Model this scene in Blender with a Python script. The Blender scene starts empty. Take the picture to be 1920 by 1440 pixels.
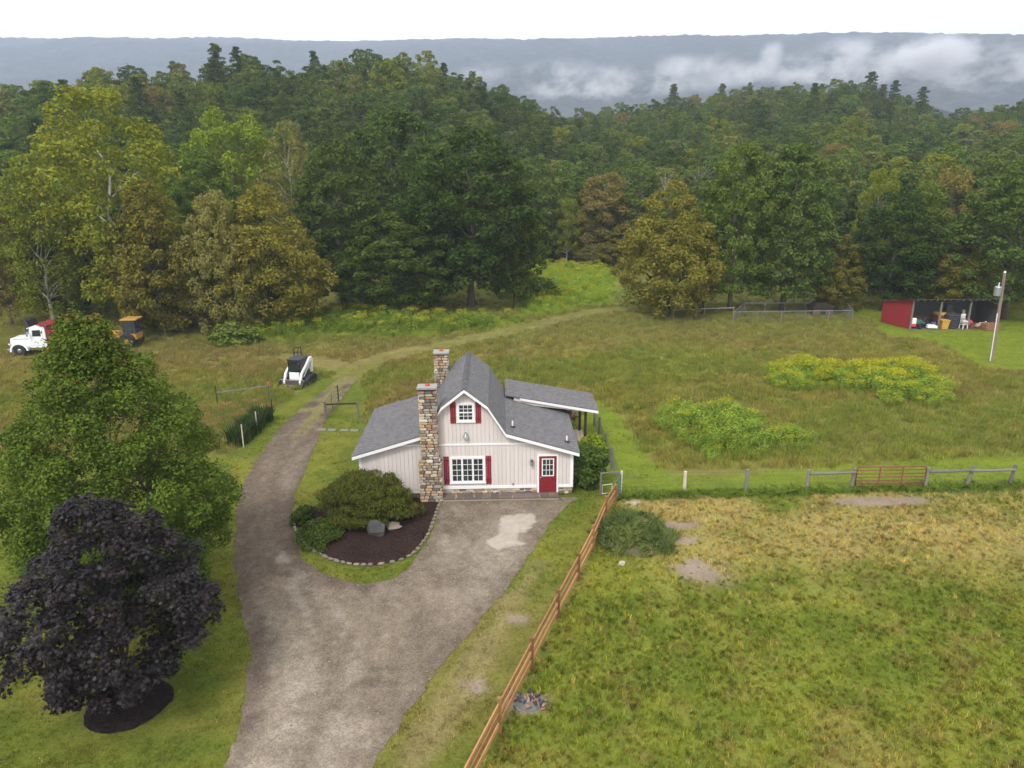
import bpy, math, random
import numpy as np
from mathutils import Vector, Matrix
from mathutils.geometry import delaunay_2d_cdt

random.seed(7)
RNG = np.random.default_rng(7)
C = bpy.context.scene.collection
SC = bpy.context.scene
rad = math.radians

# ------------------------------------------------------------------ camera, sky, sun, exposure
F_PX, PITCH, YAW, ROLL, CAM_H = 1331.0, 17.1, 1.2, 0.5, 16.2
def _axes():
    p, y, r = rad(PITCH), rad(YAW), rad(ROLL)
    Fw = np.array([math.sin(y)*math.cos(p), math.cos(y)*math.cos(p), -math.sin(p)])
    R = np.array([math.cos(y), -math.sin(y), 0.0]); U = np.cross(R, Fw)
    return math.cos(r)*R-math.sin(r)*U, math.sin(r)*R+math.cos(r)*U, Fw
CR, CU, CF = _axes()
cd = bpy.data.cameras.new('camera'); cam = bpy.data.objects.new('camera', cd); C.objects.link(cam)
cam.matrix_world = Matrix(((CR[0], CU[0], -CF[0], 0), (CR[1], CU[1], -CF[1], 0), (CR[2], CU[2], -CF[2], CAM_H), (0, 0, 0, 1)))
cd.sensor_width = 36; cd.lens = F_PX/1920*36; cd.clip_start = 0.5; cd.clip_end = 20000
SC.camera = cam

SUN_EL, SUN_AZ = 50.0, 205.0          # a veiled sun behind the camera, a little to the left
w = bpy.data.worlds.new('World'); SC.world = w; w.use_nodes = True
nt = w.node_tree; bg = nt.nodes['Background']
sky = nt.nodes.new('ShaderNodeTexSky'); sky.sky_type = 'NISHITA'; sky.sun_disc = False
sky.sun_elevation = rad(SUN_EL); sky.sun_rotation = rad(SUN_AZ); sky.dust_density = 6.0; sky.air_density = 1.0; sky.ozone_density = 1.0
hs = nt.nodes.new('ShaderNodeHueSaturation'); hs.inputs['Saturation'].default_value = 0.12
mx = nt.nodes.new('ShaderNodeMix'); mx.data_type = 'RGBA'; mx.inputs[0].default_value = 0.75
mx.inputs[7].default_value = (10.2, 10.2, 10.2, 1)     # the even cloud deck in front of that sky
nt.links.new(sky.outputs[0], hs.inputs['Color']); nt.links.new(hs.outputs[0], mx.inputs[6])
nt.links.new(mx.outputs[2], bg.inputs[0]); bg.inputs[1].default_value = 0.1
ld = bpy.data.lights.new('sun', 'SUN'); ld.energy = 1.5; ld.angle = rad(14); ld.color = (1.0, 0.96, 0.9)
sun = bpy.data.objects.new('sun', ld); C.objects.link(sun)
_a = rad(SUN_AZ); _e = rad(SUN_EL)
sd = Vector((math.sin(_a)*math.cos(_e), math.cos(_a)*math.cos(_e), math.sin(_e)))
sun.rotation_euler = sd.to_track_quat('Z', 'Y').to_euler(); sun.location = (0, -20, 60)
SC.view_settings.view_transform = 'Standard'; SC.view_settings.look = 'None'
SC.view_settings.exposure = 0.9; SC.view_settings.gamma = 1; SC.view_settings.use_curve_mapping = False
SC.render.engine = 'CYCLES'
SC.cycles.use_denoising = True
SC.cycles.max_bounces = 6; SC.cycles.diffuse_bounces = 3; SC.cycles.transmission_bounces = 3
SC.cycles.volume_bounces = 1; SC.cycles.transparent_max_bounces = 8
SC.cycles.use_adaptive_sampling = True; SC.cycles.adaptive_threshold = 0.006
SC.cycles.caustics_reflective = False; SC.cycles.caustics_refractive = False

# ------------------------------------------------------------------ where a pixel of the photograph lies in the place
def ray(px, py): return CF + CR*(px-960)/F_PX - CU*(py-720)/F_PX
def P(px, py, z=0.0):
    d = ray(px, py); t = (z-CAM_H)/d[2]
    return Vector((d[0]*t, d[1]*t, z))
def at_dist(px, py, D):
    d = ray(px, py); t = D/math.hypot(d[0], d[1])
    return Vector((d[0]*t, d[1]*t, CAM_H+d[2]*t))
def PL(pts): return np.array([P(*p)[:2] for p in pts])

# ------------------------------------------------------------------ noise and masks
_lat = RNG.random((256, 256))
def vnoise(x, y):
    xi = np.floor(x).astype(int); yi = np.floor(y).astype(int); fx = x-xi; fy = y-yi
    fx = fx*fx*(3-2*fx); fy = fy*fy*(3-2*fy)
    a = _lat[xi % 256, yi % 256]; b = _lat[(xi+1) % 256, yi % 256]; c = _lat[xi % 256, (yi+1) % 256]; d = _lat[(xi+1) % 256, (yi+1) % 256]
    return (a*(1-fx)+b*fx)*(1-fy)+(c*(1-fx)+d*fx)*fy
def fbm(x, y, s, o=4):
    r = 0; a = .5; t = 0
    for i in range(o):
        r = r+a*vnoise(x/s+17.3*i, y/s+9.1*i); t += a; a *= .5; s *= .5
    return r/t
def sstep(a, b, x):
    t = np.clip((x-a)/(b-a), 0, 1); return t*t*(3-2*t)
def sdist(x, y, poly):                 # signed distance to a closed outline, positive inside
    n = len(poly); ins = np.zeros(x.shape, bool); dm = np.full(x.shape, 1e9)
    for i in range(n):
        ax, ay = poly[i]; bx, by = poly[(i+1) % n]
        c = ((ay > y) != (by > y)); xx = (bx-ax)*(y-ay)/((by-ay) if abs(by-ay) > 1e-9 else 1e-9)+ax
        ins ^= c & (x < xx)
        L = (bx-ax)**2+(by-ay)**2+1e-12
        t = np.clip(((x-ax)*(bx-ax)+(y-ay)*(by-ay))/L, 0, 1)
        dm = np.minimum(dm, np.hypot(x-ax-t*(bx-ax), y-ay-t*(by-ay)))
    return np.where(ins, dm, -dm)
def ldist(x, y, line):                 # distance to an open line
    dm = np.full(x.shape, 1e9)
    for (ax, ay), (bx, by) in zip(line[:-1], line[1:]):
        L = (bx-ax)**2+(by-ay)**2+1e-12
        t = np.clip(((x-ax)*(bx-ax)+(y-ay)*(by-ay))/L, 0, 1)
        dm = np.minimum(dm, np.hypot(x-ax-t*(bx-ax), y-ay-t*(by-ay)))
    return dm
def smooth_line(pts, step, closed=True):
    pts = np.array(pts, float); n = len(pts); out = []
    rng_ = range(n) if closed else range(n-1)
    for i in rng_:
        p0 = pts[(i-1) % n] if closed or i > 0 else pts[i]; p1 = pts[i]; p2 = pts[(i+1) % n]
        p3 = pts[(i+2) % n] if closed or i+2 < n else p2
        k = max(1, int(np.linalg.norm(p2-p1)/step))
        for j in range(k):
            t = j/k
            out.append(.5*((2*p1)+(-p0+p2)*t+(2*p0-5*p1+4*p2-p3)*t*t+(-p0+3*p1-3*p2+p3)*t**3))
    if not closed: out.append(pts[-1])
    return np.array(out)

# ------------------------------------------------------------------ materials
def new_mat(name):
    m = bpy.data.materials.new(name); m.use_nodes = True
    return m, m.node_tree, m.node_tree.nodes['Principled BSDF']
def ramp(nt_, cols, const=False):
    r = nt_.nodes.new('ShaderNodeValToRGB'); e = r.color_ramp.elements
    while len(e) < len(cols): e.new(0.5)
    n = len(cols)
    for i, c in enumerate(cols):
        e[i].position = i/n if const else i/max(1, n-1); e[i].color = (*c, 1)
    if const: r.color_ramp.interpolation = 'CONSTANT'
    return r
def mul(nt_, a, b, fac=1.0):
    m = nt_.nodes.new('ShaderNodeMix'); m.data_type = 'RGBA'; m.blend_type = 'MULTIPLY'; m.inputs[0].default_value = fac
    nt_.links.new(a, m.inputs[6]); nt_.links.new(b, m.inputs[7]); return m.outputs[2]
def noise(nt_, scale, detail=4, coord='Object', stretch=None):
    n = nt_.nodes.new('ShaderNodeTexNoise'); n.inputs['Scale'].default_value = scale; n.inputs['Detail'].default_value = detail
    if coord == 'World':
        g = nt_.nodes.new('ShaderNodeNewGeometry'); src = g.outputs['Position']
    else:
        t = nt_.nodes.new('ShaderNodeTexCoord'); src = t.outputs[coord]
    if stretch:
        mp = nt_.nodes.new('ShaderNodeMapping'); mp.inputs['Scale'].default_value = stretch
        nt_.links.new(src, mp.inputs[0]); src = mp.outputs[0]
    nt_.links.new(src, n.inputs['Vector']); return n.outputs['Fac']
def mat(name, col, rough=.75, var=.25, scale=4.0, metal=0.0, spec=.4, bump=0.0, bscale=30, stretch=None, island=0.0, objrand=0.0, coat=0):
    m, t, b = new_mat(name)
    lo = tuple(c*(1-var) for c in col); hi = tuple(min(1, c*(1+var*.6)) for c in col)
    r = ramp(t, [lo, col, hi]); t.links.new(noise(t, scale, 5, stretch=stretch), r.inputs[0]); out = r.outputs[0]
    for kind, amt in (('i', island), ('o', objrand)):
        if amt:
            if kind == 'i': g = t.nodes.new('ShaderNodeNewGeometry').outputs['Random Per Island']
            else: g = t.nodes.new('ShaderNodeObjectInfo').outputs['Random']
            q = ramp(t, [(1-amt,)*3, (1+amt*.5,)*3]); t.links.new(g, q.inputs[0]); out = mul(t, out, q.outputs[0])
    t.links.new(out, b.inputs['Base Color'])
    b.inputs['Roughness'].default_value = rough; b.inputs['Metallic'].default_value = metal; b.inputs['Specular IOR Level'].default_value = spec
    if coat: b.inputs['Coat Weight'].default_value = coat
    if bump:
        bp = t.nodes.new('ShaderNodeBump'); bp.inputs['Strength'].default_value = bump; bp.inputs['Distance'].default_value = .02
        t.links.new(noise(t, bscale, 6, stretch=stretch), bp.inputs['Height']); t.links.new(bp.outputs[0], b.inputs['Normal'])
    return m
def leaf_mat(name, cols, objvar=.3, trans=.3, rough=.6, spec=.06, tint=False, wn=0.0, sat=(1.14, 1.2, .62)):
    if not tint:
        cols = [(c[0]*sat[0], c[1]*sat[1], c[2]*sat[2]) for c in cols]; mc = [sum(c[i] for c in cols)/len(cols) for i in range(3)]
        cols = [tuple(mc[i]+(c[i]-mc[i])*.85 for i in range(3)) for c in cols]
    m, t, b = new_mat(name)
    g = t.nodes.new('ShaderNodeNewGeometry'); r = ramp(t, cols); t.links.new(g.outputs['Random Per Island'], r.inputs[0]); out = r.outputs[0]
    if objvar:
        oi = t.nodes.new('ShaderNodeObjectInfo')
        q = ramp(t, [(1-objvar, 1-objvar*.8, 1-objvar), (1, 1, 1), (1+objvar*1.3, 1+objvar*.5, 1-objvar*.5), (1+objvar*.35, 1+objvar*.6, 1-objvar*.3)])
        t.links.new(oi.outputs['Random'], q.inputs[0]); out = mul(t, out, q.outputs[0])
    if tint:
        a = t.nodes.new('ShaderNodeAttribute'); a.attribute_type = 'INSTANCER'; a.attribute_name = 'tint'
        out = mul(t, out, a.outputs['Color'])
    if wn:
        q = ramp(t, [(1-wn,)*3, (1+wn*.4, 1+wn*.4, 1)]); t.links.new(noise(t, .8, 5, 'World'), q.inputs[0]); out = mul(t, out, q.outputs[0])
    t.links.new(out, b.inputs['Base Color']); b.inputs['Roughness'].default_value = rough; b.inputs['Specular IOR Level'].default_value = spec
    tr = t.nodes.new('ShaderNodeBsdfTranslucent'); t.links.new(out, tr.inputs[0])
    ms = t.nodes.new('ShaderNodeMixShader'); ms.inputs[0].default_value = trans
    t.links.new(b.outputs[0], ms.inputs[1]); t.links.new(tr.outputs[0], ms.inputs[2])
    t.links.new(ms.outputs[0], t.nodes['Material Output'].inputs['Surface'])
    return m
def vcol_mat(name, fine=(.7, 1.25), fscale=9.0, rough=.95, bump=.5, bscale=14, f2=60.0, vor=0.0):
    m, t, b = new_mat(name)
    a = t.nodes.new('ShaderNodeAttribute'); a.attribute_name = 'col'; out = a.outputs['Color']
    for s, am in ((fscale, 1.0), (f2, .8)):
        q = ramp(t, [(fine[0],)*3, (1, 1, 1), (fine[1],)*3]); q.color_ramp.elements[0].position = .25; q.color_ramp.elements[2].position = .75
        t.links.new(noise(t, s, 5, 'World'), q.inputs[0]); out = mul(t, out, q.outputs[0], am)
    if vor:
        v = t.nodes.new('ShaderNodeTexVoronoi'); v.inputs['Scale'].default_value = vor
        g = t.nodes.new('ShaderNodeNewGeometry'); t.links.new(g.outputs['Position'], v.inputs['Vector'])
        q = ramp(t, [(.76,)*3, (1.0,)*3, (1.24,)*3]); sp = t.nodes.new('ShaderNodeSeparateColor'); t.links.new(v.outputs['Color'], sp.inputs[0])
        t.links.new(sp.outputs[0], q.inputs[0]); out = mul(t, out, q.outputs[0])
    t.links.new(out, b.inputs['Base Color']); b.inputs['Roughness'].default_value = rough; b.inputs['Specular IOR Level'].default_value = .03
    bp = t.nodes.new('ShaderNodeBump'); bp.inputs['Strength'].default_value = bump; bp.inputs['Distance'].default_value = .06
    t.links.new(noise(t, bscale, 6, 'World'), bp.inputs['Height']); t.links.new(bp.outputs[0], b.inputs['Normal'])
    return m

M = {}
M['ground'] = vcol_mat('ground_turf')
M['gravel'] = vcol_mat('gravel_drive', (.84, 1.14), 3.0, .95, .5, 40, 30.0, 22.0)
M['sand'] = vcol_mat('pale_sand', (.9, 1.08), 3.0, .95, .3, 30, 20.0)
M['mulch'] = vcol_mat('mulch', (.5, 1.6), 12.0, .95, .9, 25, 50.0, 20.0)
M['siding'] = mat('pale_siding', (.585, .53, .505), .7, .08, 2.0, spec=.3, island=.07, stretch=(2.2, 2.2, .35))
M['white'] = mat('white_trim', (.72, .72, .72), .55, .05, 2.5)
M['red'] = mat('red_paint', (.20, .013, .022), .5, .18, 5, island=.12)
M['roof'] = mat('grey_shingle', (.136, .131, .134), .9, .07, 9, island=.16, bump=.3, bscale=60, spec=.25)
M['darkgap'] = mat('dark_flashing', (.02, .02, .022), .7, .2)
M['glass'] = mat('window_glass', (.035, .043, .05), .06, .5, 2.2, spec=.7, objrand=.5)
M['mortar'] = mat('mortar', (.085, .07, .055), .95, .2, 10, bump=.4)
def stone_mat(name, cols):
    m, t, b = new_mat(name)
    oi = t.nodes.new('ShaderNodeObjectInfo'); r = ramp(t, cols, True); t.links.new(oi.outputs['Random'], r.inputs[0])
    q = ramp(t, [(.62,)*3, (1,)*3, (1.25,)*3]); t.links.new(noise(t, 2.2, 6), q.inputs[0])
    t.links.new(mul(t, r.outputs[0], q.outputs[0]), b.inputs['Base Color']); b.inputs['Roughness'].default_value = .9
    bp = t.nodes.new('ShaderNodeBump'); bp.inputs['Strength'].default_value = .5; bp.inputs['Distance'].default_value = .03
    t.links.new(noise(t, 5, 6), bp.inputs['Height']); t.links.new(bp.outputs[0], b.inputs['Normal'])
    return m
M['stone'] = stone_mat('field_stone', [(.42, .33, .20), (.25, .20, .14), (.50, .42, .30), (.36, .25, .15), (.14, .11, .09), (.56, .50, .41), (.30, .27, .23), (.44, .30, .16), (.20, .16, .13), (.38, .33, .28), (.33, .19, .12)])
M['edge_stone'] = stone_mat('edging_stone', [(.18, .15, .12), (.145, .12, .095), (.21, .18, .145), (.16, .135, .108)])
M['flag'] = stone_mat('flagstone', [(.12, .09, .072), (.15, .115, .092), (.10, .08, .067), (.135, .10, .09)])
M['boulder'] = stone_mat('boulder', [(.06, .062, .058), (.075, .075, .07)])
M['cap'] = mat('concrete_cap', (.27, .255, .24), .85, .2, 4)
M['clay'] = mat('clay_pot', (.42, .07, .035), .8, .2)
M['cedar'] = mat('cedar', (.40, .19, .075), .8, .45, 3.0, stretch=(1, 1, .15), objrand=.35, bump=.3)
M['cedarpost'] = mat('cedar_post', (.24, .115, .045), .8, .6, 2.2, objrand=.4, bump=.3)
M['greywood'] = mat('weathered_wood', (.175, .163, .148), .9, .4, 6, stretch=(1, 1, .2), objrand=.35, bump=.4)
M['darkwood'] = mat('dark_wood', (.03, .022, .016), .8, .3, 5)
M['deckwood'] = mat('deck_board', (.45, .34, .24), .8, .25, 4, objrand=.2)
M['redmetal'] = mat('red_gate_paint', (.18, .055, .034), .6, .5, 6)
M['greenmetal'] = mat('green_gate_paint', (.05, .12, .09), .5, .25, 6)
M['galv'] = mat('galvanised_steel', (.30, .32, .33), .45, .2, 6, metal=.6)
M['lightpost'] = mat('pale_post', (.5, .44, .36), .8, .25, 5)
M['steel'] = mat('dark_steel', (.05, .05, .055), .5, .3, 6, metal=.3)
M['wire'] = mat('wire', (.13, .13, .125), .5, .2, metal=.5)
M['barn_red'] = mat('barn_red_metal', (.23, .018, .022), .6, .18, 2.0)
M['black'] = mat('black_rubber', (.018, .018, .02), .8, .3)
M['machine'] = mat('machine_white', (.68, .68, .66), .45, .12, 3, coat=.2)
M['truckwhite'] = mat('truck_white', (.72, .74, .76), .35, .07, 2, coat=.3)
M['truckred'] = mat('dump_red', (.22, .02, .03), .5, .3, 3)
M['chrome'] = mat('chrome', (.6, .6, .62), .25, .1, metal=1)
M['yellow'] = mat('machine_yellow', (.40, .22, .05), .5, .2, 3)
M['barkgrey'] = mat('bark', (.105, .085, .065), .95, .4, 5, bump=.6, bscale=12)
M['barkpale'] = mat('pale_bark', (.42, .4, .35), .9, .4, 3)
M['barkdark'] = mat('dark_bark', (.045, .036, .03), .95, .4, 5)
def flat(n, c, **k): M[n] = mat(n, c, **k)
for n_, c_ in dict(plastic_white=(.7, .7, .68), bin_yellow=(.5, .28, .05), bin_brown=(.12, .055, .03), tank_black=(.03, .034, .04), cart_green=(.05, .12, .10), pink=(.5, .05, .08), crate_wood=(.24, .12, .07), sack=(.55, .47, .42), blue_item=(.06, .08, .16), terracotta=(.28, .11, .06), shed_board=(.085, .085, .085), ash=(.11, .11, .105), char=(.03, .03, .04), card=(.26, .19, .12), flower_red=(.22, .02, .05), flower_pale=(.6, .42, .42)).items():
    flat(n_, c_, var=.3)

# ------------------------------------------------------------------ object helpers
def tag(o, label=None, cat=None, group=None, kind=None):
    if label: o['label'] = label
    if cat: o['category'] = cat
    if group: o['group'] = group
    if kind: o['kind'] = kind
    return o
def thing(name, loc, label, cat, group=None, rz=0.0):
    o = bpy.data.objects.new(name, None); C.objects.link(o); o.empty_display_size = .3
    o.location = loc; o.rotation_euler = (0, 0, rz); return tag(o, label, cat, group)
def link(name, me, parent=None, loc=(0, 0, 0), rot=(0, 0, 0), scale=(1, 1, 1)):
    o = bpy.data.objects.new(name, me); C.objects.link(o); o.parent = parent
    o.location = loc; o.rotation_euler = rot; o.scale = scale; return o
def copy_tree(o, parent=None):
    c = o.copy(); C.objects.link(c); c.parent = parent
    for ch in list(o.children): copy_tree(ch, c)
    return c
class MB:
    org = Vector((0, 0, 0))             # build in world coordinates, kept relative to the thing's base
    def __init__(s): s.v = []; s.f = []
    def poly(s, pts):
        k = len(s.v); s.v += [Vector(p) for p in pts]; s.f.append(tuple(range(k, k+len(pts)))); return s
    def hexa(s, b, t):
        k = len(s.v); s.v += [Vector(p) for p in b]+[Vector(p) for p in t]; n = len(b)
        s.f.append(tuple(range(k+n-1, k-1, -1))); s.f.append(tuple(range(k+n, k+2*n)))
        for i in range(n): j = (i+1) % n; s.f.append((k+i, k+j, k+n+j, k+n+i))
        return s
    def box(s, x0, x1, y0, y1, z0, z1):
        return s.hexa([(x0, y0, z0), (x1, y0, z0), (x1, y1, z0), (x0, y1, z0)], [(x0, y0, z1), (x1, y0, z1), (x1, y1, z1), (x0, y1, z1)])
    def bar(s, a, b, w, h, up=(0, 0, 1)):
        a = Vector(a); b = Vector(b); d = (b-a).normalized(); u = Vector(up)
        if abs(d.dot(u)) > .98: u = Vector((0, 1, 0))
        x = d.cross(u).normalized(); u = x.cross(d)
        q = [x*w/2+u*h/2, -x*w/2+u*h/2, -x*w/2-u*h/2, x*w/2-u*h/2]
        return s.hexa([a+i for i in q], [b+i for i in q])
    def path(s, pts, rs, n=7, caps=True):
        pts = [Vector(p) for p in pts]; k = len(s.v); up = Vector((.13, .31, .9)).normalized()
        for i, p in enumerate(pts):
            d = (pts[min(i+1, len(pts)-1)]-pts[max(i-1, 0)]).normalized()
            u = up if abs(d.dot(up)) < .95 else Vector((1, 0, 0))
            x = d.cross(u).normalized(); y = d.cross(x)
            r = rs[i] if hasattr(rs, '__len__') else rs
            for j in range(n):
                a = 2*math.pi*j/n; s.v.append(p+(x*math.cos(a)+y*math.sin(a))*r)
        for i in range(len(pts)-1):
            for j in range(n):
                s.f.append((k+i*n+j, k+i*n+(j+1) % n, k+(i+1)*n+(j+1) % n, k+(i+1)*n+j))
        if caps:
            s.f.append(tuple(k+j for j in range(n-1, -1, -1))); s.f.append(tuple(k+(len(pts)-1)*n+j for j in range(n)))
        return s
    def tube(s, a, b, r0, r1=None, n=8): return s.path([a, b], [r0, r0 if r1 is None else r1], n)
    def lathe(s, c, prof, n=14, axis='z'):
        k = len(s.v); c = Vector(c)
        for (r, h) in prof:
            for j in range(n):
                a = 2*math.pi*j/n; x, y = r*math.cos(a), r*math.sin(a)
                s.v.append(c+Vector({'z': (x, y, h), 'y': (x, h, y), 'x': (h, x, y)}[axis]))
        for i in range(len(prof)-1):
            for j in range(n): s.f.append((k+i*n+j, k+i*n+(j+1) % n, k+(i+1)*n+(j+1) % n, k+(i+1)*n+j))
        s.f.append(tuple(k+j for j in range(n-1, -1, -1))); s.f.append(tuple(k+(len(prof)-1)*n+j for j in range(n)))
        return s
    def prism(s, pts, y0, y1):          # outline in x,z pushed along y
        return s.hexa([(x, y0, z) for x, z in pts], [(x, y1, z) for x, z in pts])
    def prismx(s, pts, x0, x1):         # outline in y,z pushed along x
        return s.hexa([(x0, y, z) for y, z in pts], [(x1, y, z) for y, z in pts])
    def blob(s, c, r, rng, n=8, rows=5, jit=.15):
        k = len(s.v); c = Vector(c)
        for i in range(rows+1):
            ph = math.pi*i/rows
            for j in range(n):
                a = 2*math.pi*j/n; q = 1+rng.uniform(-jit, jit)
                s.v.append(c+Vector((r[0]*math.sin(ph)*math.cos(a)*q, r[1]*math.sin(ph)*math.sin(a)*q, -r[2]*math.cos(ph)*q)))
        for i in range(rows):
            for j in range(n): s.f.append((k+i*n+j, k+i*n+(j+1) % n, k+(i+1)*n+(j+1) % n, k+(i+1)*n+j))
        return s
    def mesh(s, name, m, smooth=False):
        me = bpy.data.meshes.new(name); o = MB.org
        me.from_pydata([tuple(v-o) for v in s.v], [], s.f); me.materials.append(m)
        import bmesh
        bm = bmesh.new(); bm.from_mesh(me); bmesh.ops.recalc_face_normals(bm, faces=bm.faces); bm.to_mesh(me); bm.free()
        if smooth: me.polygons.foreach_set('use_smooth', [True]*len(me.polygons))
        return me
    def build(s, name, m, parent=None, kind=None, smooth=False, bevel=0.0, label=None):
        o = link(name, s.mesh(name, m, smooth), parent)
        if kind: o['kind'] = kind
        if label: o['label'] = label
        if bevel:
            b = o.modifiers.new('bevel', 'BEVEL'); b.width = bevel; b.segments = 2; b.limit_method = 'ANGLE'
        return o
def np_mesh(name, V, loops, size, m, col=None, smooth=False):
    V = np.asarray(V, np.float32); loops = np.asarray(loops, np.int32).ravel(); nf = len(loops)//size
    me = bpy.data.meshes.new(name); me.vertices.add(len(V)); me.vertices.foreach_set('co', V.ravel())
    me.loops.add(len(loops)); me.loops.foreach_set('vertex_index', loops)
    me.polygons.add(nf); me.polygons.foreach_set('loop_start', np.arange(0, len(loops), size, dtype=np.int32))
    if m: me.materials.append(m)
    if smooth: me.polygons.foreach_set('use_smooth', np.ones(nf, bool))
    me.update(calc_edges=True)
    if col is not None:
        a = me.color_attributes.new('col', 'FLOAT_COLOR', 'POINT')
        a.data.foreach_set('color', np.c_[col, np.ones(len(col))].astype(np.float32).ravel())
    return me

# ------------------------------------------------------------------ terrain
def _tab(pts):
    A = []
    for px, py in pts:
        d = ray(px, py); A.append((math.atan2(d[0], d[1]), math.atan2(d[2], math.hypot(d[0], d[1]))))
    A = np.array(A); return A[:, 0], A[:, 1]
TL = _tab([(-400, 190), (-100, 175), (0, 160), (60, 130), (120, 125), (160, 122), (260, 125), (340, 108), (400, 110), (450, 96), (490, 98), (520, 112), (560, 108), (620, 98), (690, 90), (740, 88), (790, 102), (850, 117), (900, 142), (960, 165), (1020, 190), (1075, 215), (1160, 255), (1280, 300), (1400, 340)])
TR = _tab([(700, 330), (850, 290), (960, 235), (1050, 215), (1130, 200), (1200, 190), (1280, 175), (1380, 166), (1450, 160), (1540, 154), (1600, 144), (1640, 166), (1690, 180), (1740, 192), (1800, 207), (1850, 200), (1900, 190), (2000, 185), (2300, 180)])
TF = _tab([(1300, 260), (1450, 215), (1560, 175), (1640, 162), (1700, 176), (1760, 196), (1840, 208), (1950, 200), (2200, 190)])
TM = _tab([(-500, 95), (0, 86), (200, 82), (400, 78), (640, 86), (860, 80), (1000, 83), (1140, 78), (1280, 77), (1420, 73), (1600, 68), (1760, 70), (1920, 71), (2400, 80)])
D0T = _tab([(0, 500), (400, 500), (930, 505), (1050, 500), (1160, 505), (1300, 520), (1920, 520)])[0]
D0V = np.array([112, 108, 118, 128, 126, 112, 108.])
DL, DR, DF = 205.0, 300.0, 900.0
def terr(x, y, canopy=True):
    x = np.asarray(x, float); y = np.asarray(y, float); D = np.hypot(x, y); az = np.arctan2(x, y)
    d0 = np.interp(az, D0T, D0V); DM = np.interp(az, [-.65, 0, .65], [3700, 3000, 2450])
    def crest(T, Dc, th): return np.maximum(0, CAM_H+Dc*np.tan(np.interp(az, *T))-th)
    zl = crest(TL, DL, 15); zr = crest(TR, DR, 15); zf = crest(TF, DF, 6); zm = crest(TM, DM, 4)
    pl = np.where(D < DL, np.clip((D-d0)/(DL-d0), 0, 1)**1.15, 1-.8*sstep(DL+15, DL+220, D))
    pr = np.where(D < DR, np.clip((D-d0)/(DR-d0), 0, 1)**1.25, 1-.8*sstep(DR+20, DR+320, D))
    pf = sstep(500, DF, D)*(1-.85*sstep(DF, DF+500, D)); pm = sstep(900, DM, D)**1.1*(1-.25*sstep(DM+150, DM+1600, D))
    h = np.maximum(np.maximum(zl*pl, zr*pr), np.maximum(zf*pf, zm*pm))
    if canopy:
        far = sstep(480, 700, D)
        h = h+far*(13*(fbm(x, y, 16, 2)-.5)+70*(fbm(x+900, y*.45, 210, 5)-.5)*sstep(900, 1500, D)*(1-sstep(DM-500, DM-150, D)))
    return h

# ------------------------------------------------------------------ zones of the ground (outlines read off the photograph, laid on the ground)
DRIVE = PL([(668, 708), (640, 748), (612, 785), (594, 830), (575, 870), (557, 915), (548, 955), (549, 995), (560, 1030), (588, 1064), (640, 1086), (690, 1093), (738, 1084), (768, 1062), (792, 1034), (812, 990), (824, 948), (832, 938), (950, 937), (1076, 933), (1058, 952), (1012, 1010), (962, 1088), (908, 1152), (848, 1222), (790, 1300), (742, 1368), (700, 1432), (640, 1530), (360, 1530), (412, 1440), (442, 1388), (456, 1330), (464, 1280), (468, 1232), (464, 1190), (452, 1140), (441, 1085), (440, 1040), (441, 990), (444, 950), (452, 915), (468, 885), (492, 848), (526, 803), (556, 774), (592, 745), (636, 710)])
EDGING = PL([(549, 966), (553, 990), (566, 1012), (590, 1034), (620, 1049), (655, 1058), (695, 1060), (735, 1055), (768, 1043), (790, 1022), (806, 995), (818, 962), (826, 940)])
BED = np.array(list(EDGING)+list(PL([(826, 934), (790, 934), (740, 926), (690, 930), (630, 942), (580, 952), (552, 960)])))
LAWN = [PL([(-200, 850), (30, 853), (300, 860), (430, 850), (470, 800), (510, 770), (560, 735), (600, 712), (660, 705), (690, 745), (690, 800), (670, 860), (830, 870), (1075, 900), (1160, 885), (1163, 925), (1060, 1100), (860, 1520), (300, 1560), (-500, 1560)]),
        PL([(1590, 580), (1640, 606), (1660, 628), (1760, 645), (1840, 690), (2200, 720), (2200, 590), (1880, 585)]),
        PL([(1085, 900), (1080, 800), (1100, 745), (1130, 755), (1170, 785), (1192, 830), (1215, 862), (1262, 888), (1340, 893), (1500, 878), (1700, 862), (2100, 850), (2100, 918), (1600, 918), (1283, 922), (1163, 926)])]
PADDOCK = PL([(1163, 926), (1283, 921), (1600, 917), (2200, 908), (3600, 880), (3600, 1560), (850, 1560), (860, 1520), (937, 1374), (997, 1254), (1046, 1159), (1084, 1086), (1111, 1031), (1135, 971)])
TRACK = PL([(640, 720), (655, 700), (640, 690), (600, 680), (545, 672)]); TRACK2 = PL([(640, 715), (690, 680), (780, 655), (900, 632), (1020, 606), (1110, 585), (1190, 578), (1260, 595)])
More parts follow.
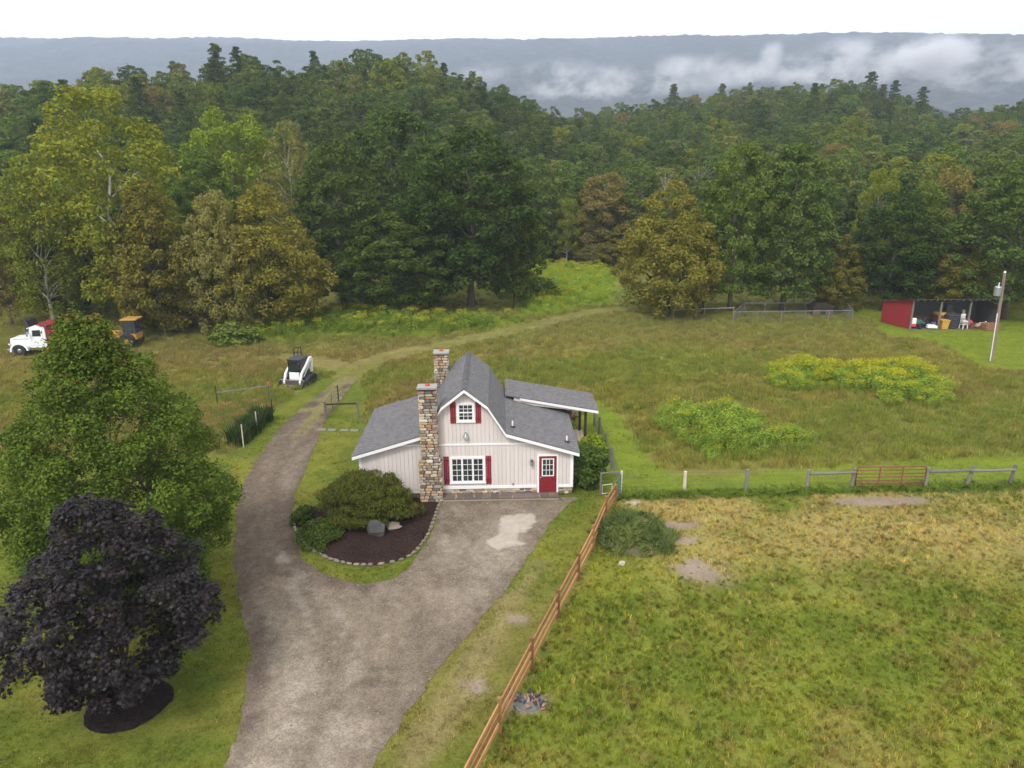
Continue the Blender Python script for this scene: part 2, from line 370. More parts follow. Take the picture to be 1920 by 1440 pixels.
WEEDS = {'w1': PL([(1205, 790), (1240, 765), (1290, 770), (1340, 762), (1390, 772), (1420, 790), (1440, 810), (1520, 825), (1500, 850), (1440, 850), (1380, 862), (1330, 862), (1290, 840), (1235, 815)]),
         'w2': PL([(1422, 705), (1440, 688), (1520, 690), (1560, 698), (1660, 694), (1690, 684), (1760, 702), (1775, 725), (1768, 752), (1690, 764), (1600, 745), (1545, 735), (1500, 735), (1440, 728)]),
         'w3': PL([(385, 640), (400, 622), (480, 612), (560, 600), (640, 588), (760, 590), (850, 600), (960, 596), (985, 604), (900, 622), (760, 632), (640, 628), (520, 640), (430, 645)]),
         'w4': PL([(975, 500), (1150, 500), (1155, 530), (1140, 570), (1090, 575), (1010, 592), (985, 590), (960, 560)]),
         'w5': PL([(-100, 535), (150, 535), (300, 560), (395, 585), (400, 615), (300, 622), (200, 600), (-100, 575)]),
         'w6': PL([(1165, 765), (1195, 750), (1225, 765), (1230, 790), (1210, 800)]),
         'w7': PL([(265, 600), (390, 600), (392, 618), (330, 625), (265, 620)])}
HOUSE_FP = np.array([(-7.05, 33.2), (3.75, 33.2), (3.75, 39.9), (-7.05, 39.9)])
MOUND = P(1186, 1004)
BARE = [(1312, 1064, 1.55, 1.15, 0), (1288, 1012, .9, .5, 0), (1265, 985, 1.1, .3, 0), (970, 1160, .42, .42, 0), (902, 1284, .42, .42, 0), (1190, 942, .35, .25, 1), (1650, 938, 2.2, .5, 0), (995, 1318, .6, .5, 0)]
def lerp3(a, b, t): return np.asarray(a)*(1-t[:, None])+np.asarray(b)*t[:, None]
def zones(x, y):
    """colour of the turf, and which growth covers it: 0 bare, 1 mown lawn, 2 pasture, 3 tall meadow, 4 forest floor"""
    n1 = fbm(x, y, 14); n2 = fbm(x+50, y+20, 4.0); n3 = fbm(x-30, y+70, 1.3); n4 = fbm(x+11, y-7, .5, 3)
    wx = x+(fbm(x, y, 2.2)-.5)*1.2; wy = y+(fbm(x+99, y+5, 2.2)-.5)*1.2
    col = lerp3((.146, .140, .034), (.142, .122, .042), sstep(.42, .62, n1*.6+n2*.4))
    col = lerp3(col, (.112, .134, .026), sstep(.42, .60, fbm(x*.6+200, y*1.6, 9))*.8)
    col = lerp3(col, (.19, .155, .06), sstep(.58, .75, n3)*.35)
    kind = np.full(x.shape, 3)
    far = sstep(60, 72, y)*(1-sstep(80, 95, y)); col = lerp3(col, (.135, .145, .042), far*.6)
    for ln, wd in ((TRACK, 1.7), (TRACK2, 1.8)):
        d = ldist(wx, wy, ln); k = 1-sstep(wd*.6, wd, d)
        c2 = lerp3((.150, .142, .038), (.19, .165, .058), sstep(.42, .62, n2)); r = np.exp(-((d-.85)/.3)**2)
        c2 = lerp3(c2, (.22, .18, .085), r*.45*sstep(.35, .6, n3)); k = k*(.62 if ln is TRACK else .48); col = col*(1-k[:, None])+c2*k[:, None]; kind[k > .3] = 1
    # mown lawn on the left and round the house
    for i, pl in enumerate(LAWN):
        k = sstep(-.35, .35, sdist(wx*.5+x*.5, wy*.5+y*.5, pl))
        c2 = lerp3((.102, .122, .019), (.135, .140, .024), sstep(.35, .65, n2)); c2 = lerp3(c2, (.070, .098, .015), sstep(.48, .7, n3)*.7)
        if i == 0:
            dry = sstep(.48, .62, n2*.5+n1*.5)*(1-sstep(22, 27, y)); c2 = lerp3(c2, (.145, .128, .036), dry*.7)
        else: c2 = lerp3(c2, (.130, .170, .018), np.full(x.shape, .8))
        col = col*(1-k[:, None])+c2*k[:, None]; kind[k > .5] = 1
    # worn strip between drive and cedar fence
    d = ldist(x, y, PL([(1010, 1060), (960, 1130), (925, 1200), (880, 1270), (820, 1350), (770, 1440)])); k = (1-sstep(.15, .75, d+1.2*(n3-.5)))*.75
    col = col*(1-k[:, None])+np.asarray((.20, .165, .075))*k[:, None]
    # pasture on the right
    k = sstep(-.15, .15, sdist(x, y, PADDOCK)); kin = k > .5
    c2 = lerp3((.100, .132, .018), (.152, .156, .023), sstep(.28, .72, n2*.35+n3*.4+n4*.25))
    ty = sstep(21.5, 30.5, y+(n1-.5)*12)*sstep(4.6, 8, x+(n2-.5)*4)
    c2 = lerp3(c2, (.16, .125, .04), sstep(.56, .74, fbm(x+40, y+3, .8, 3))*.5)
    tan = np.clip(ty*sstep(.28, .56, n2*.4+n3*.35+n4*.25)+sstep(.62, .72, n2)*.35, 0, 1)
    c2 = lerp3(c2, (.27, .205, .085), tan*.68); c2 = lerp3(c2, (.205, .185, .05), sstep(.5, .68, n4)*ty*.6)
    c2 = lerp3(c2, (.075, .095, .024), sstep(.58, .74, n4)*.25)
    col = col*(1-k[:, None])+c2*k[:, None]; kind[kin] = 2
    # green rank line under the pasture fence
    d = ldist(x, y, PL([(1163, 928), (1283, 924), (1600, 920), (2100, 912)])); k = 1-sstep(.15, .6, d+(n3-.5)); col = col*(1-k[:, None])+np.asarray((.065, .105, .022))*k[:, None]
    for px, py, rx, ry, t in BARE:
        c = P(px, py); d = np.hypot((x-c.x)/rx, (y-c.y)/ry)+1.7*(n3-.5)+.8*(n4-.5); k = (1-sstep(.55, 1.15, d))*.9
        col = col*(1-k[:, None])+np.asarray((.42, .36, .30) if t else (.23, .175, .14))*k[:, None]; kind[k > .5] = 0
    k = np.maximum(sstep(-1, 1, sdist(wx, wy, WEEDS['w4'])), sstep(-1, 1, sdist(wx, wy, WEEDS['w3']))*.7); col = col*(1-k[:, None])+np.asarray((.17, .225, .026))*k[:, None]
    # forest floor
    D = np.hypot(x, y); d0 = np.interp(np.arctan2(x, y), D0T, D0V); k = sstep(-6, 2, D-d0+(n1-.5)*10)
    col = col*(1-k[:, None])+np.asarray((.05, .055, .024))*k[:, None]; kind[k > .5] = 4
    col = col*((.74+.52*n4)*(.88+.24*n3))[:, None]
    # gaps taken by other surfaces
    for pl, e in ((DRIVE, .05+.5*sstep(.45, .75, n4)), (BED, 0.0), (HOUSE_FP, 0.0)):
        kind[sdist(x, y, pl) > e] = 0
    inl = (sdist(x, y, DRIVE) > 0) & (y > 41) & (n2+.5*np.exp(-(ldist(x, y, PL([(640, 716), (612, 755), (580, 790), (548, 830)]))/.35)**2)+.12*sstep(44, 50, y) > .72); kind[inl] = 1; col[inl] = (.15, .14, .045)
    c = P(240, 1322); kind[np.hypot((x-c.x)/1.3, (y-c.y)/1.25) < 1] = 0
    return col, kind

def grow(a, b, s0, k, lim):
    out = [a]; s = s0
    while abs(out[-1]-a) < lim: out.append(out[-1]+math.copysign(s, b)); s *= k
    return out[1:]
xs = np.array(sorted(grow(-46, -1, .8, 1.25, 260))+list(np.arange(-46, 60, .4))+grow(60, 1, .8, 1.25, 260))
ys = np.array(sorted(grow(13, -1, .8, 1.3, 60))+list(np.arange(13, 44, .22))+list(np.arange(44, 100, .5))+grow(100, 1, .8, 1.15, 60))
X, Y = np.meshgrid(xs, ys); X = X.ravel(); Y = Y.ravel()
gcol, _ = zones(X, Y)
Zg = .05*(fbm(X, Y, 3.0, 3)-.5)*sstep(.3, 1.5, -sdist(X, Y, DRIVE))*sstep(.3, 1.5, -sdist(X, Y, HOUSE_FP))-.012
nx, ny = len(xs), len(ys)
ii = (np.arange(ny-1)[:, None]*nx+np.arange(nx-1)[None, :]).ravel()
me = np_mesh('ground', np.c_[X, Y, Zg], np.c_[ii, ii+1, ii+nx+1, ii+nx], 4, M['ground'], gcol, True)
tag(link('ground', me), 'green and brown fields, lawn and pasture around the cottage', 'ground', kind='structure')

# hills and the far mountain: one fan of terrain from the field's edge outward
m, t, b = new_mat('wooded_slope')
r = ramp(t, [(.004, .006, .006), (.034, .04, .032), (.10, .10, .085)]); t.links.new(noise(t, .035, 8, 'World'), r.inputs[0])
q = ramp(t, [(.6,)*3, (1.15,)*3]); t.links.new(noise(t, .006, 4, 'World'), q.inputs[0])
t.links.new(mul(t, r.outputs[0], q.outputs[0]), b.inputs['Base Color']); b.inputs['Roughness'].default_value = 1; b.inputs['Specular IOR Level'].default_value = 0
M['slope'] = m
def fan(name, D, az, label, cat):
    A, R_ = np.meshgrid(az, D); x = (np.sin(A)*R_).ravel(); y = (np.cos(A)*R_).ravel(); z = terr(x, y)
    d0 = np.interp(np.arctan2(x, y), D0T, D0V); z = z-np.where(np.hypot(x, y) < d0+1.0, .5, 0)
    n = len(az); ii = (np.arange(len(D)-1)[:, None]*n+np.arange(n-1)[None, :]).ravel()
    o = link(name, np_mesh(name, np.c_[x, y, z], np.c_[ii, ii+1, ii+n+1, ii+n], 4, M['slope'], None, True))
    return tag(o, label, cat, kind='structure')
fan('hills', np.r_[np.arange(96, 330, 4.), np.geomspace(330, 1000, 40)], np.radians(np.arange(-58, 58, .5)), 'wooded hills rising behind the field', 'hills')
fan('mountain', np.r_[np.geomspace(1000, 2000, 60), np.arange(2012, 3800, 13), np.geomspace(3800, 4800, 8)], np.radians(np.arange(-56, 56, .17)), 'long wooded mountain ridge fading in the haze', 'mountain')

def sheet(name, outline, z, m, colfn, label, cat, step=.35, kind='structure', raise_fn=None):
    pts = [Vector(p) for p in outline]; n = len(pts)
    lo = outline.min(0); hi = outline.max(0)
    gx, gy = np.meshgrid(np.arange(lo[0], hi[0], step), np.arange(lo[1], hi[1], step)); gx = gx.ravel()+RNG.uniform(-.1, .1, gx.size)*step; gy = gy.ravel()+RNG.uniform(-.1, .1, gy.size)*step
    ok = sdist(gx, gy, outline) > step*.4
    vs, _, fs, *_ = delaunay_2d_cdt(pts+[Vector(q) for q in zip(gx[ok], gy[ok])], [], [list(range(n))], 1, 1e-4)
    V = np.array([(v.x, v.y) for v in vs]); zz = np.full(len(V), z)
    if raise_fn is not None: zz = zz+raise_fn(V[:, 0], V[:, 1])
    me = np_mesh(name, np.c_[V, zz], np.array([f for f in fs if len(f) == 3]), 3, m, colfn(V[:, 0], V[:, 1]), True)
    return tag(link(name, me), label, cat, kind=kind)
def rough(o, amp, s):
    c = o.mean(0); nx_ = fbm(o[:, 0], o[:, 1], s, 3)-.5; ny_ = fbm(o[:, 0]+31, o[:, 1]+17, s, 3)-.5
    return o+np.c_[nx_, ny_]*amp*2
LANE = PL([(655, 715), (600, 765), (560, 800), (520, 850), (495, 900), (490, 960), (495, 1020), (510, 1090)])
MIDLINE = PL([(430, 1560), (520, 1330), (540, 1200), (490, 1090), (465, 1000), (480, 900), (540, 820)])
MID_LANE = PL([(640, 716), (612, 755), (580, 790), (548, 830)])
def drive_col(x, y):
    n1 = fbm(x, y, 3.5); n2 = fbm(x*1.0+9, y*1.0, 1.1); n3 = fbm(x+5, y+5, .35, 3)
    c = lerp3((.180, .146, .108), (.236, .196, .152), sstep(.35, .65, n1))
    dl = 1-sstep(1.2, 3.6, ldist(x, y, LANE)+(n1-.5)*2.5)
    c = lerp3(c, (.108, .081, .060), dl*.75)
    ed = 1-sstep(.1, .9, sdist(x, y, DRIVE)+(n2-.5)*1.3)
    c = lerp3(c, (.105, .078, .062), ed*.55*(1-sstep(1, 3, x)))
    for ln in (PL([(520, 1440), (560, 1330), (585, 1240), (570, 1140), (525, 1040)]), PL([(600, 1440), (650, 1330), (660, 1240), (625, 1150), (560, 1080)])):
        c = lerp3(c, (.26, .228, .188), np.exp(-((ldist(x, y, ln)+(n2-.5)*.7)/.36)**2)*.6*sstep(.3, .6, n3*.5+n2*.5))
    for ln, a in ((PL([(560, 1440), (610, 1330), (625, 1240), (600, 1150), (545, 1065)]), .3), (PL([(700, 1380), (740, 1280), (790, 1180), (860, 1080), (900, 990)]), .22), (PL([(480, 1190), (490, 1240), (480, 1300), (462, 1360)]), .8), (PL([(552, 960), (556, 1020), (580, 1062), (620, 1090)]), .7), (PL([(590, 845), (570, 890), (556, 930)]), .6)):
        c = lerp3(c, (.10, .075, .06), np.exp(-((ldist(x, y, ln)+(n2-.5)*.6)/.4)**2)*a)
    c = lerp3(c, (.12, .094, .074), sstep(.58, .76, n2)*.25); c = lerp3(c, (.105, .08, .06), sstep(.56, .7, fbm(x-40, y+12, 2.2))*.4*(1-sstep(-2.5, .5, x)))
    dm = ldist(x+(n1-.5)*.8, y, MIDLINE); st = fbm(dm*1.0+30, y*.16+x*.05, .42, 3); c = c*(.78+.44*st)[:, None]
    fade = sstep(40, 46, y); c = lerp3(c, (.17, .15, .06), fade*sstep(.62-.4*sstep(44, 50, y.mean()), .9, n2+.5*np.exp(-(ldist(x, y, MID_LANE)/.35)**2)+.25*sstep(44, 50, y)))
    return c*(0.85+.3*n3)[:, None]*(.82+.36*fbm(x+70, y, .16, 2))[:, None]
sheet('driveway', rough(smooth_line(DRIVE, .16), .16, .5), .004, M['gravel'], drive_col, 'curving gravel driveway leading past the cottage', 'driveway', .14)
PAVE = PL([(935, 972), (965, 963), (1000, 964), (1008, 975), (990, 995), (975, 1010), (985, 1018), (965, 1028), (935, 1032), (908, 1022), (912, 1010), (930, 1000)])
PV = rough(smooth_line(PAVE, .04), .17, .3)
sheet('pale_gravel_patch', PV, .010, M['sand'], lambda x, y: lerp3((.19, .16, .13), lerp3((.30, .255, .21), (.39, .34, .29), fbm(x, y, .4)), sstep(-.02, .22, sdist(x, y, PV)+(fbm(x+3, y, .18, 3)-.5)*.25)), 'pale sandy patch spread on the gravel before the door', 'gravel', .06)
sheet('mulch_bed', rough(smooth_line(BED, .15), .03, .4), .02, M['mulch'], lambda x, y: lerp3((.022, .013, .011), (.04, .026, .021), fbm(x, y, .6)), 'dark mulch bed edged with stones beside the chimney', 'mulch bed', .3)
c_ = P(240, 1322); ring = np.array([(c_.x+1.28*math.cos(a)*(1+.05*math.sin(3*a)), c_.y+1.22*math.sin(a)) for a in np.linspace(0, 2*math.pi, 70)[:-1]])
sheet('mulch_ring', rough(ring, .07, .25), .012, M['mulch'], lambda x, y: lerp3((.012, .009, .009), (.028, .02, .02), fbm(x, y, .5)), 'round dark mulch ring under the purple maple', 'mulch', .2,
      raise_fn=lambda x, y: .10*np.clip(1-np.hypot(x-c_.x, y-c_.y)/1.25, 0, 1)**.7)

# ------------------------------------------------------------------ scattering (uncountable growth only)
def scatter(name, pts, rot, scl, tint, temps, label, cat, idx=None):
    n = len(pts); me = bpy.data.meshes.new(name); me.vertices.add(n); me.vertices.foreach_set('co', np.asarray(pts, np.float32).ravel())
    def at(nm, ty, key, arr): a = me.attributes.new(nm, ty, 'POINT'); a.data.foreach_set(key, np.ascontiguousarray(arr).ravel())
    at('rot', 'FLOAT_VECTOR', 'vector', np.asarray(rot, np.float32)); at('scl', 'FLOAT_VECTOR', 'vector', np.asarray(scl, np.float32))
    at('tint', 'FLOAT_COLOR', 'color', np.c_[tint, np.ones(n)].astype(np.float32))
    at('idx', 'INT', 'value', (RNG.integers(0, len(temps), n) if idx is None else idx).astype(np.int32))
    o = link(name, me); tag(o, label, cat, kind='stuff')
    ng = bpy.data.node_groups.new(name, 'GeometryNodeTree')
    ng.interface.new_socket('Geometry', in_out='INPUT', socket_type='NodeSocketGeometry'); ng.interface.new_socket('Geometry', in_out='OUTPUT', socket_type='NodeSocketGeometry')
    N = ng.nodes.new; L = ng.links.new
    gi = N('NodeGroupInput'); go = N('NodeGroupOutput'); ip = N('GeometryNodeInstanceOnPoints'); jn = N('GeometryNodeJoinGeometry')
    for tm in reversed(temps):
        oi = N('GeometryNodeObjectInfo'); oi.inputs['Object'].default_value = tm; oi.inputs['As Instance'].default_value = True
        L(oi.outputs['Geometry'], jn.inputs[0])
    def na(nm, ty): a = N('GeometryNodeInputNamedAttribute'); a.data_type = ty; a.inputs[0].default_value = nm; return a.outputs[0]
    L(gi.outputs[0], ip.inputs['Points']); L(jn.outputs[0], ip.inputs['Instance']); ip.inputs['Pick Instance'].default_value = True
    L(na('idx', 'INT'), ip.inputs['Instance Index']); L(na('scl', 'FLOAT_VECTOR'), ip.inputs['Scale'])
    er = N('FunctionNodeEulerToRotation'); L(na('rot', 'FLOAT_VECTOR'), er.inputs[0]); L(er.outputs[0], ip.inputs['Rotation'])
    L(ip.outputs[0], go.inputs[0])
    md = o.modifiers.new('scatter', 'NODES'); md.node_group = ng
    return o
def template(name, me): return bpy.data.objects.new(name, me)       # never linked: only the scatters refer to it
def blades(name, n, r, h, wd, lean, m, seg=1, heads=0.0, hm=None):
    a = RNG.uniform(0, 6.283, n); q = np.sqrt(RNG.random(n))*r; bx = np.cos(a)*q; by = np.sin(a)*q
    hh = h*RNG.uniform(.5, 1.0, n)*(1-.3*(q/r)**2); az = RNG.uniform(0, 6.283, n); ln = lean*RNG.random(n)*hh
    fx = RNG.uniform(0, 6.283, n); wx = np.cos(fx)*wd/2; wy = np.sin(fx)*wd/2
    tx = bx+np.cos(az)*ln; ty = by+np.sin(az)*ln
    z0 = np.full(n, -.01)
    if seg == 1:
        V = np.stack([np.c_[bx-wx, by-wy, z0], np.c_[bx+wx, by+wy, z0], np.c_[tx, ty, hh]], 1).reshape(-1, 3); k = 3
    else:
        mx_ = bx+np.cos(az)*ln*.35; my_ = by+np.sin(az)*ln*.35; mz = hh*.6
        V = np.stack([np.c_[bx-wx, by-wy, z0], np.c_[bx+wx, by+wy, z0], np.c_[mx_+wx*.8, my_+wy*.8, mz], np.c_[tx+wx*.1, ty+wy*.1, hh], np.c_[mx_-wx*.8, my_-wy*.8, mz]], 1).reshape(-1, 3); k = 5
    return template(name, np_mesh(name, V, np.arange(n*k), k, m))
gm = leaf_mat('grass_blade', [(.5, .5, .5), (1.0, 1.0, .95), (1.9, 1.75, 1.5)], 0, .35, .7, .02, tint=True)
lawn_t = [blades('lawn_tuft', 18, .10, .06, .014, .9, gm) for _ in range(3)]
past_t = [blades('pasture_tuft', 18, .085, .12, .014, 1.1, gm) for _ in range(3)]+[blades('pasture_tall', 20, .10, .19, .012, 1.2, gm, 2)]
gm2 = leaf_mat('meadow_blade', [(.72, .72, .7), (1.0, 1.0, .95), (1.4, 1.35, 1.2)], 0, .35, .7, .02, tint=True)
mead_t = [blades('meadow_tuft', 44, .26, .40, .015, .7, gm2, 2) for _ in range(3)]
def spots(x0, x1, y0, y1, dens):
    n = int((x1-x0)*(y1-y0)*dens); return RNG.uniform(x0, x1, n), RNG.uniform(y0, y1, n)
def in_view(x, y, pad=60):
    v = np.c_[x, y, np.full(len(x), -CAM_H)]; z = v@CF; px = 960+F_PX*(v@CR)/z; py = 720-F_PX*(v@CU)/z
    return (z > 1) & (px > -420) & (px < 2340) & (py < 1640)
def turf(name, kinds, areas, temps, gain, label, cat, smin=.7, smax=1.3, keep=None, jit=(.4, 1.65)):
    XX = []; YY = []
    for a in areas: x, y = spots(*a); XX.append(x); YY.append(y)
    x = np.concatenate(XX); y = np.concatenate(YY); ok = in_view(x, y); x = x[ok]; y = y[ok]
    col, k = zones(x, y); ok = np.isin(k, kinds)
    if keep is not None: ok &= keep(x, y)
    x = x[ok]; y = y[ok]; col = col[ok]*gain; n = len(x)
    straw = RNG.random(n) < (.07 if jit[0] < .7 else .0); col[straw] = col[straw]*.4+np.array((.30, .22, .09))*.75
    j = RNG.uniform(*jit, n)[:, None]*np.c_[RNG.uniform(.9, 1.15, n), np.ones(n), RNG.uniform(.85, 1.1, n)]
    s = RNG.uniform(smin, smax, n)*(.75+.5*fbm(x, y, 1.5)); rot = np.c_[RNG.uniform(-.12, .12, (n, 2)), RNG.uniform(0, 6.283, n)]
    return scatter(name, np.c_[x, y, np.full(n, -.01)], rot, np.c_[s, s, s*RNG.uniform(.8, 1.25, n)], col*j, temps, label, cat)
turf('lawn_grass', [1], [(-24, 8, 13, 34, 44), (-32, 6, 34, 46, 18), (6, 40, 32, 46, 16), (-30, 60, 44, 80, 4)], lawn_t, 1.35, 'short mown grass of the lawns and mown strips', 'grass')
turf('pasture_grass', [2], [(-4, 30, 12, 24, 62), (0, 42, 24, 36, 42)], past_t, 1.45, 'rough green and straw coloured pasture grass', 'grass')
turf('meadow_grass', [3], [(-48, 62, 36, 60, 10), (-62, 76, 60, 84, 6.0), (-80, 100, 84, 126, 1.2)], mead_t, 2.05, 'tall brown and olive meadow grass', 'grass', jit=(.86, 1.14))

# ------------------------------------------------------------------ trees
def leaf_mesh(name, Pp, Nn, size, m, aspect=.62, fold=.12, shape='card', droop=0.0):
    n = len(Pp); Nn = Nn/np.linalg.norm(Nn, axis=1)[:, None]
    T = RNG.normal(size=(n, 3)); T[:, 2] -= droop; T -= (T*Nn).sum(1)[:, None]*Nn; T /= np.linalg.norm(T, axis=1)[:, None]; B = np.cross(Nn, T)
    s = np.asarray(size)[:, None]*.5
    if shape == 'card':
        V = np.stack([Pp-T*s, Pp+B*s*aspect+Nn*s*fold*2, Pp+T*s-Nn*s*fold, Pp-B*s*aspect+Nn*s*fold*2], 1).reshape(-1, 3); k = 4
    else:                                # lobed maple leaf
        out = [(-.95, 0), (-.45, .35), (-.55, .95), (.05, .45), (.45, .85), (.5, .3), (1.05, 0), (.5, -.3), (.45, -.85), (.05, -.45), (-.55, -.95), (-.45, -.35)]
        V = np.stack([Pp+T*s*a+B*s*b_+Nn*s*(.25*abs(b_)*-1+.1*a) for a, b_ in out], 1).reshape(-1, 3); k = len(out)
    return np_mesh(name, V, np.arange(n*k), k, m)
PROF = {
    'round': lambda h: np.sqrt(np.clip(1-(2*h-.9)**2/1.25, .02, 1)),
    'oak': lambda h: np.clip(np.where(h < .4, .78+.55*h, 1-.75*((h-.4)/.6)**2.2), .12, 1),
    'egg': lambda h: np.clip(np.where(h < .3, .62+1.27*h, 1-.88*((h-.3)/.7)**1.5), .1, 1),
    'tall': lambda h: np.clip(np.where(h < .5, .62+.76*h, 1-.8*((h-.5)/.5)**2), .12, 1),
    'cone': lambda h: np.clip(1.02-h*.95, .06, 1),
    'dome': lambda h: np.clip(np.where(h < .33, .74+.79*h, 1-.78*((h-.33)/.67)**1.35), .1, 1),
    'mound': lambda h: np.sqrt(np.clip(1-h**2, .03, 1)),
    'vase': lambda h: np.clip(np.where(h < .65, .35+h, 1-.7*((h-.65)/.35)**2), .12, 1),
}
def clumps(prof, n, R, z0, z1, inner=.45, lobes=.16, rc=(.17, .28), tries=5):
    ph = RNG.uniform(0, 6.28, 4); pts = []
    hs = RNG.random(4000); keep = RNG.random(4000) < PROF[prof](hs); hs = hs[keep]
    for i in range(n):
        best = None; bd = -1
        for _ in range(tries):
            h = hs[RNG.integers(len(hs))]; a = RNG.uniform(0, 6.283); u = inner+(1-inner)*math.sqrt(RNG.random())
            rr = float(PROF[prof](np.array(h)))*R*u*(1+lobes*(math.sin(2*a+ph[0]+3*h)+.8*math.sin(3*a+ph[1]-5*h)+.6*math.sin(5*a+ph[2]+9*h))*.6)
            p = np.array((rr*math.cos(a), rr*math.sin(a), z0+(z1-z0)*h))
            d = min((np.linalg.norm((p-q[:3])) for q in pts), default=9e9)
            if d > bd: bd = d; best = p
        r = R*RNG.uniform(*rc)
        pts.append(np.r_[best, r])
    return np.array(pts)
def crown_mesh(name, cl, per, size, m, squash=.72, up=.55, out=.45, shape='card', aspect=.62, stray=.08, droop=0.0, fold=.12):
    zc = cl[:, 2].mean(); Ps = []; Ns = []
    for c in cl:
        k = int(per*RNG.uniform(.75, 1.25)); d = RNG.normal(size=(k*3, 3)); d /= np.linalg.norm(d, axis=1)[:, None]
        o = np.array((c[0], c[1], (c[2]-zc)*.6)); o = o/(np.linalg.norm(o)+1e-6)
        s = d@o*.6+d[:, 2]*.5; d = d[RNG.random(k*3) < np.clip(.42+.55*s, .05, 1)][:k]; k = len(d)
        rr = c[3]*(1-.38*RNG.random(k)**1.5)*np.where(RNG.random(k) < stray, RNG.uniform(1.05, 1.45, k), 1)
        lump = 1+.16*np.sin(d[:, 0]*5+c[0]*7)*np.sin(d[:, 1]*5+c[1]*7)+.1*np.sin(d[:, 2]*9+c[2])
        Ps.append(c[:3]+d*(rr*lump)[:, None]*np.array((1, 1, squash)))
        Ns.append(d*out+np.array((0, 0, up))+RNG.normal(size=(k, 3))*.42)
    Pp = np.concatenate(Ps); Nn = np.concatenate(Ns)
    return leaf_mesh(name, Pp, Nn, size*RNG.uniform(.45, 1.45, len(Pp)), m, aspect, fold, shape, droop)
def trunk_mesh(name, H, r, cl, nlimb, m, z_top=.75, z_lo=.25, wob=.03, twigs=1.0, stems=1):
    mb = MB(); MB.org = Vector((0, 0, 0)); axes = []
    for sidx in range(stems):
        a = 6.283*sidx/max(1, stems)+.4; sp = 0 if stems == 1 else H*.13
        pts = []; rs = []
        for i in range(9):
            t_ = i/8; pts.append((math.cos(a)*sp*t_**1.2+random.uniform(-1, 1)*H*wob*t_, math.sin(a)*sp*t_**1.2+random.uniform(-1, 1)*H*wob*t_, H*z_top*t_-.15))
            rs.append(r*(1.35 if i == 0 else 1-.82*t_)/(1 if stems == 1 else stems**.5*.8))
        mb.path(pts, rs, 9); axes.append((pts, rs))
    for c in cl[RNG.permutation(len(cl))[:nlimb]]:
        pts, rs = axes[random.randrange(stems)]; zt = c[2]-.45*math.hypot(c[0], c[1])-random.uniform(0, .08)*H
        t_ = min(.97, max(z_lo, zt/(H*z_top))); i = min(7, int(t_*8)); f_ = t_*8-i
        p0 = Vector(pts[i]).lerp(Vector(pts[i+1]), f_); r0 = (rs[i]*(1-f_)+rs[i+1]*f_)*.55
        p3 = Vector(c[:3])*twigs+p0*(1-twigs); mid = p0.lerp(p3, .5)+Vector((0, 0, .06*(p3-p0).length)); jit = (p3-p0).length*.06
        q1 = p0.lerp(mid, .5)+Vector((random.uniform(-jit, jit), random.uniform(-jit, jit), 0))
        mb.path([p0, q1, mid, p3], [max(r0, .02), max(.018, r0*.8), max(.015, r0*.55), .012], 5)
    return mb.mesh(name, m, True)
def leafset(name, cols, **k): M[name] = leaf_mat(name, cols, **k); return M[name]
LD = leafset('leaf_dark_green', [(.033, .056, .024), (.053, .086, .034), (.077, .116, .044), (.108, .144, .055)], wn=.3, trans=.34)
LG = leafset('leaf_green', [(.066, .10, .042), (.10, .148, .056), (.145, .188, .066)], wn=.3, trans=.34)
LY = leafset('leaf_yellow_green', [(.115, .142, .026), (.165, .195, .034), (.215, .24, .042), (.24, .21, .046)], wn=.25, objvar=.1, trans=.34)
LB = leafset('leaf_bright_green', [(.13, .18, .026), (.20, .25, .036), (.25, .285, .045)], wn=.2, objvar=.08)
LO = leafset('leaf_golden', [(.135, .142, .04), (.19, .186, .052), (.26, .225, .072), (.26, .18, .06), (.16, .172, .045)], wn=.35, objvar=.06, trans=.34)
LT = leafset('leaf_tan', [(.175, .165, .075), (.235, .205, .11), (.27, .23, .125), (.18, .18, .07)], wn=.25, objvar=.05)
LR = leafset('leaf_rust', [(.11, .112, .036), (.16, .145, .044), (.22, .165, .055), (.14, .145, .042)], wn=.4, objvar=.08)
LH = leafset('leaf_brown', [(.15, .115, .06), (.21, .155, .085), (.25, .19, .11), (.14, .13, .055)], wn=.3, objvar=.05)
LP = leafset('leaf_pine', [(.055, .085, .04), (.08, .118, .052), (.105, .14, .062)], wn=.2, trans=.25)
LX = leafset('leaf_grey_green', [(.10, .118, .07), (.14, .158, .092), (.175, .185, .12)], wn=.25)
TREES = {}
def make_kind(key, prof, H, R, base, ncl, per, ls, lm, bark, rt, nlimb=22, squash=.72, rc=(.17, .28), stems=1, up=.55, inner=.45, lobes=.16, z_top=.75, twigs=1.0, aspect=.62, lift=0, z_lo=.25, stray=.08):
    cl = clumps(prof, ncl, R*.86, H*base, H*(1-.06), inner, lobes, rc)
    TREES[key] = (H, R, trunk_mesh(key+'_trunk', H, rt, cl, nlimb, M[bark], z_top=z_top, stems=stems, twigs=twigs, z_lo=z_lo), crown_mesh(key+'_crown', cl, per, ls, lm, squash, up, aspect=aspect, stray=stray))
make_kind('oak0', 'oak', 20, 7.5, .13, 165, 235, 0.35, LD, 'barkgrey', .42, rc=(.115, .2))
make_kind('oak1', 'tall', 20, 7, .12, 160, 235, 0.35, LD, 'barkgrey', .42, rc=(.115, .2))
make_kind('oak2', 'oak', 20, 7, .13, 165, 225, 0.35, LG, 'barkgrey', .42, rc=(.115, .2))
make_kind('maple_gold', 'egg', 16, 7.5, .07, 160, 235, 0.3, LO, 'barkdark', .38, squash=.72, rc=(.12, .21))
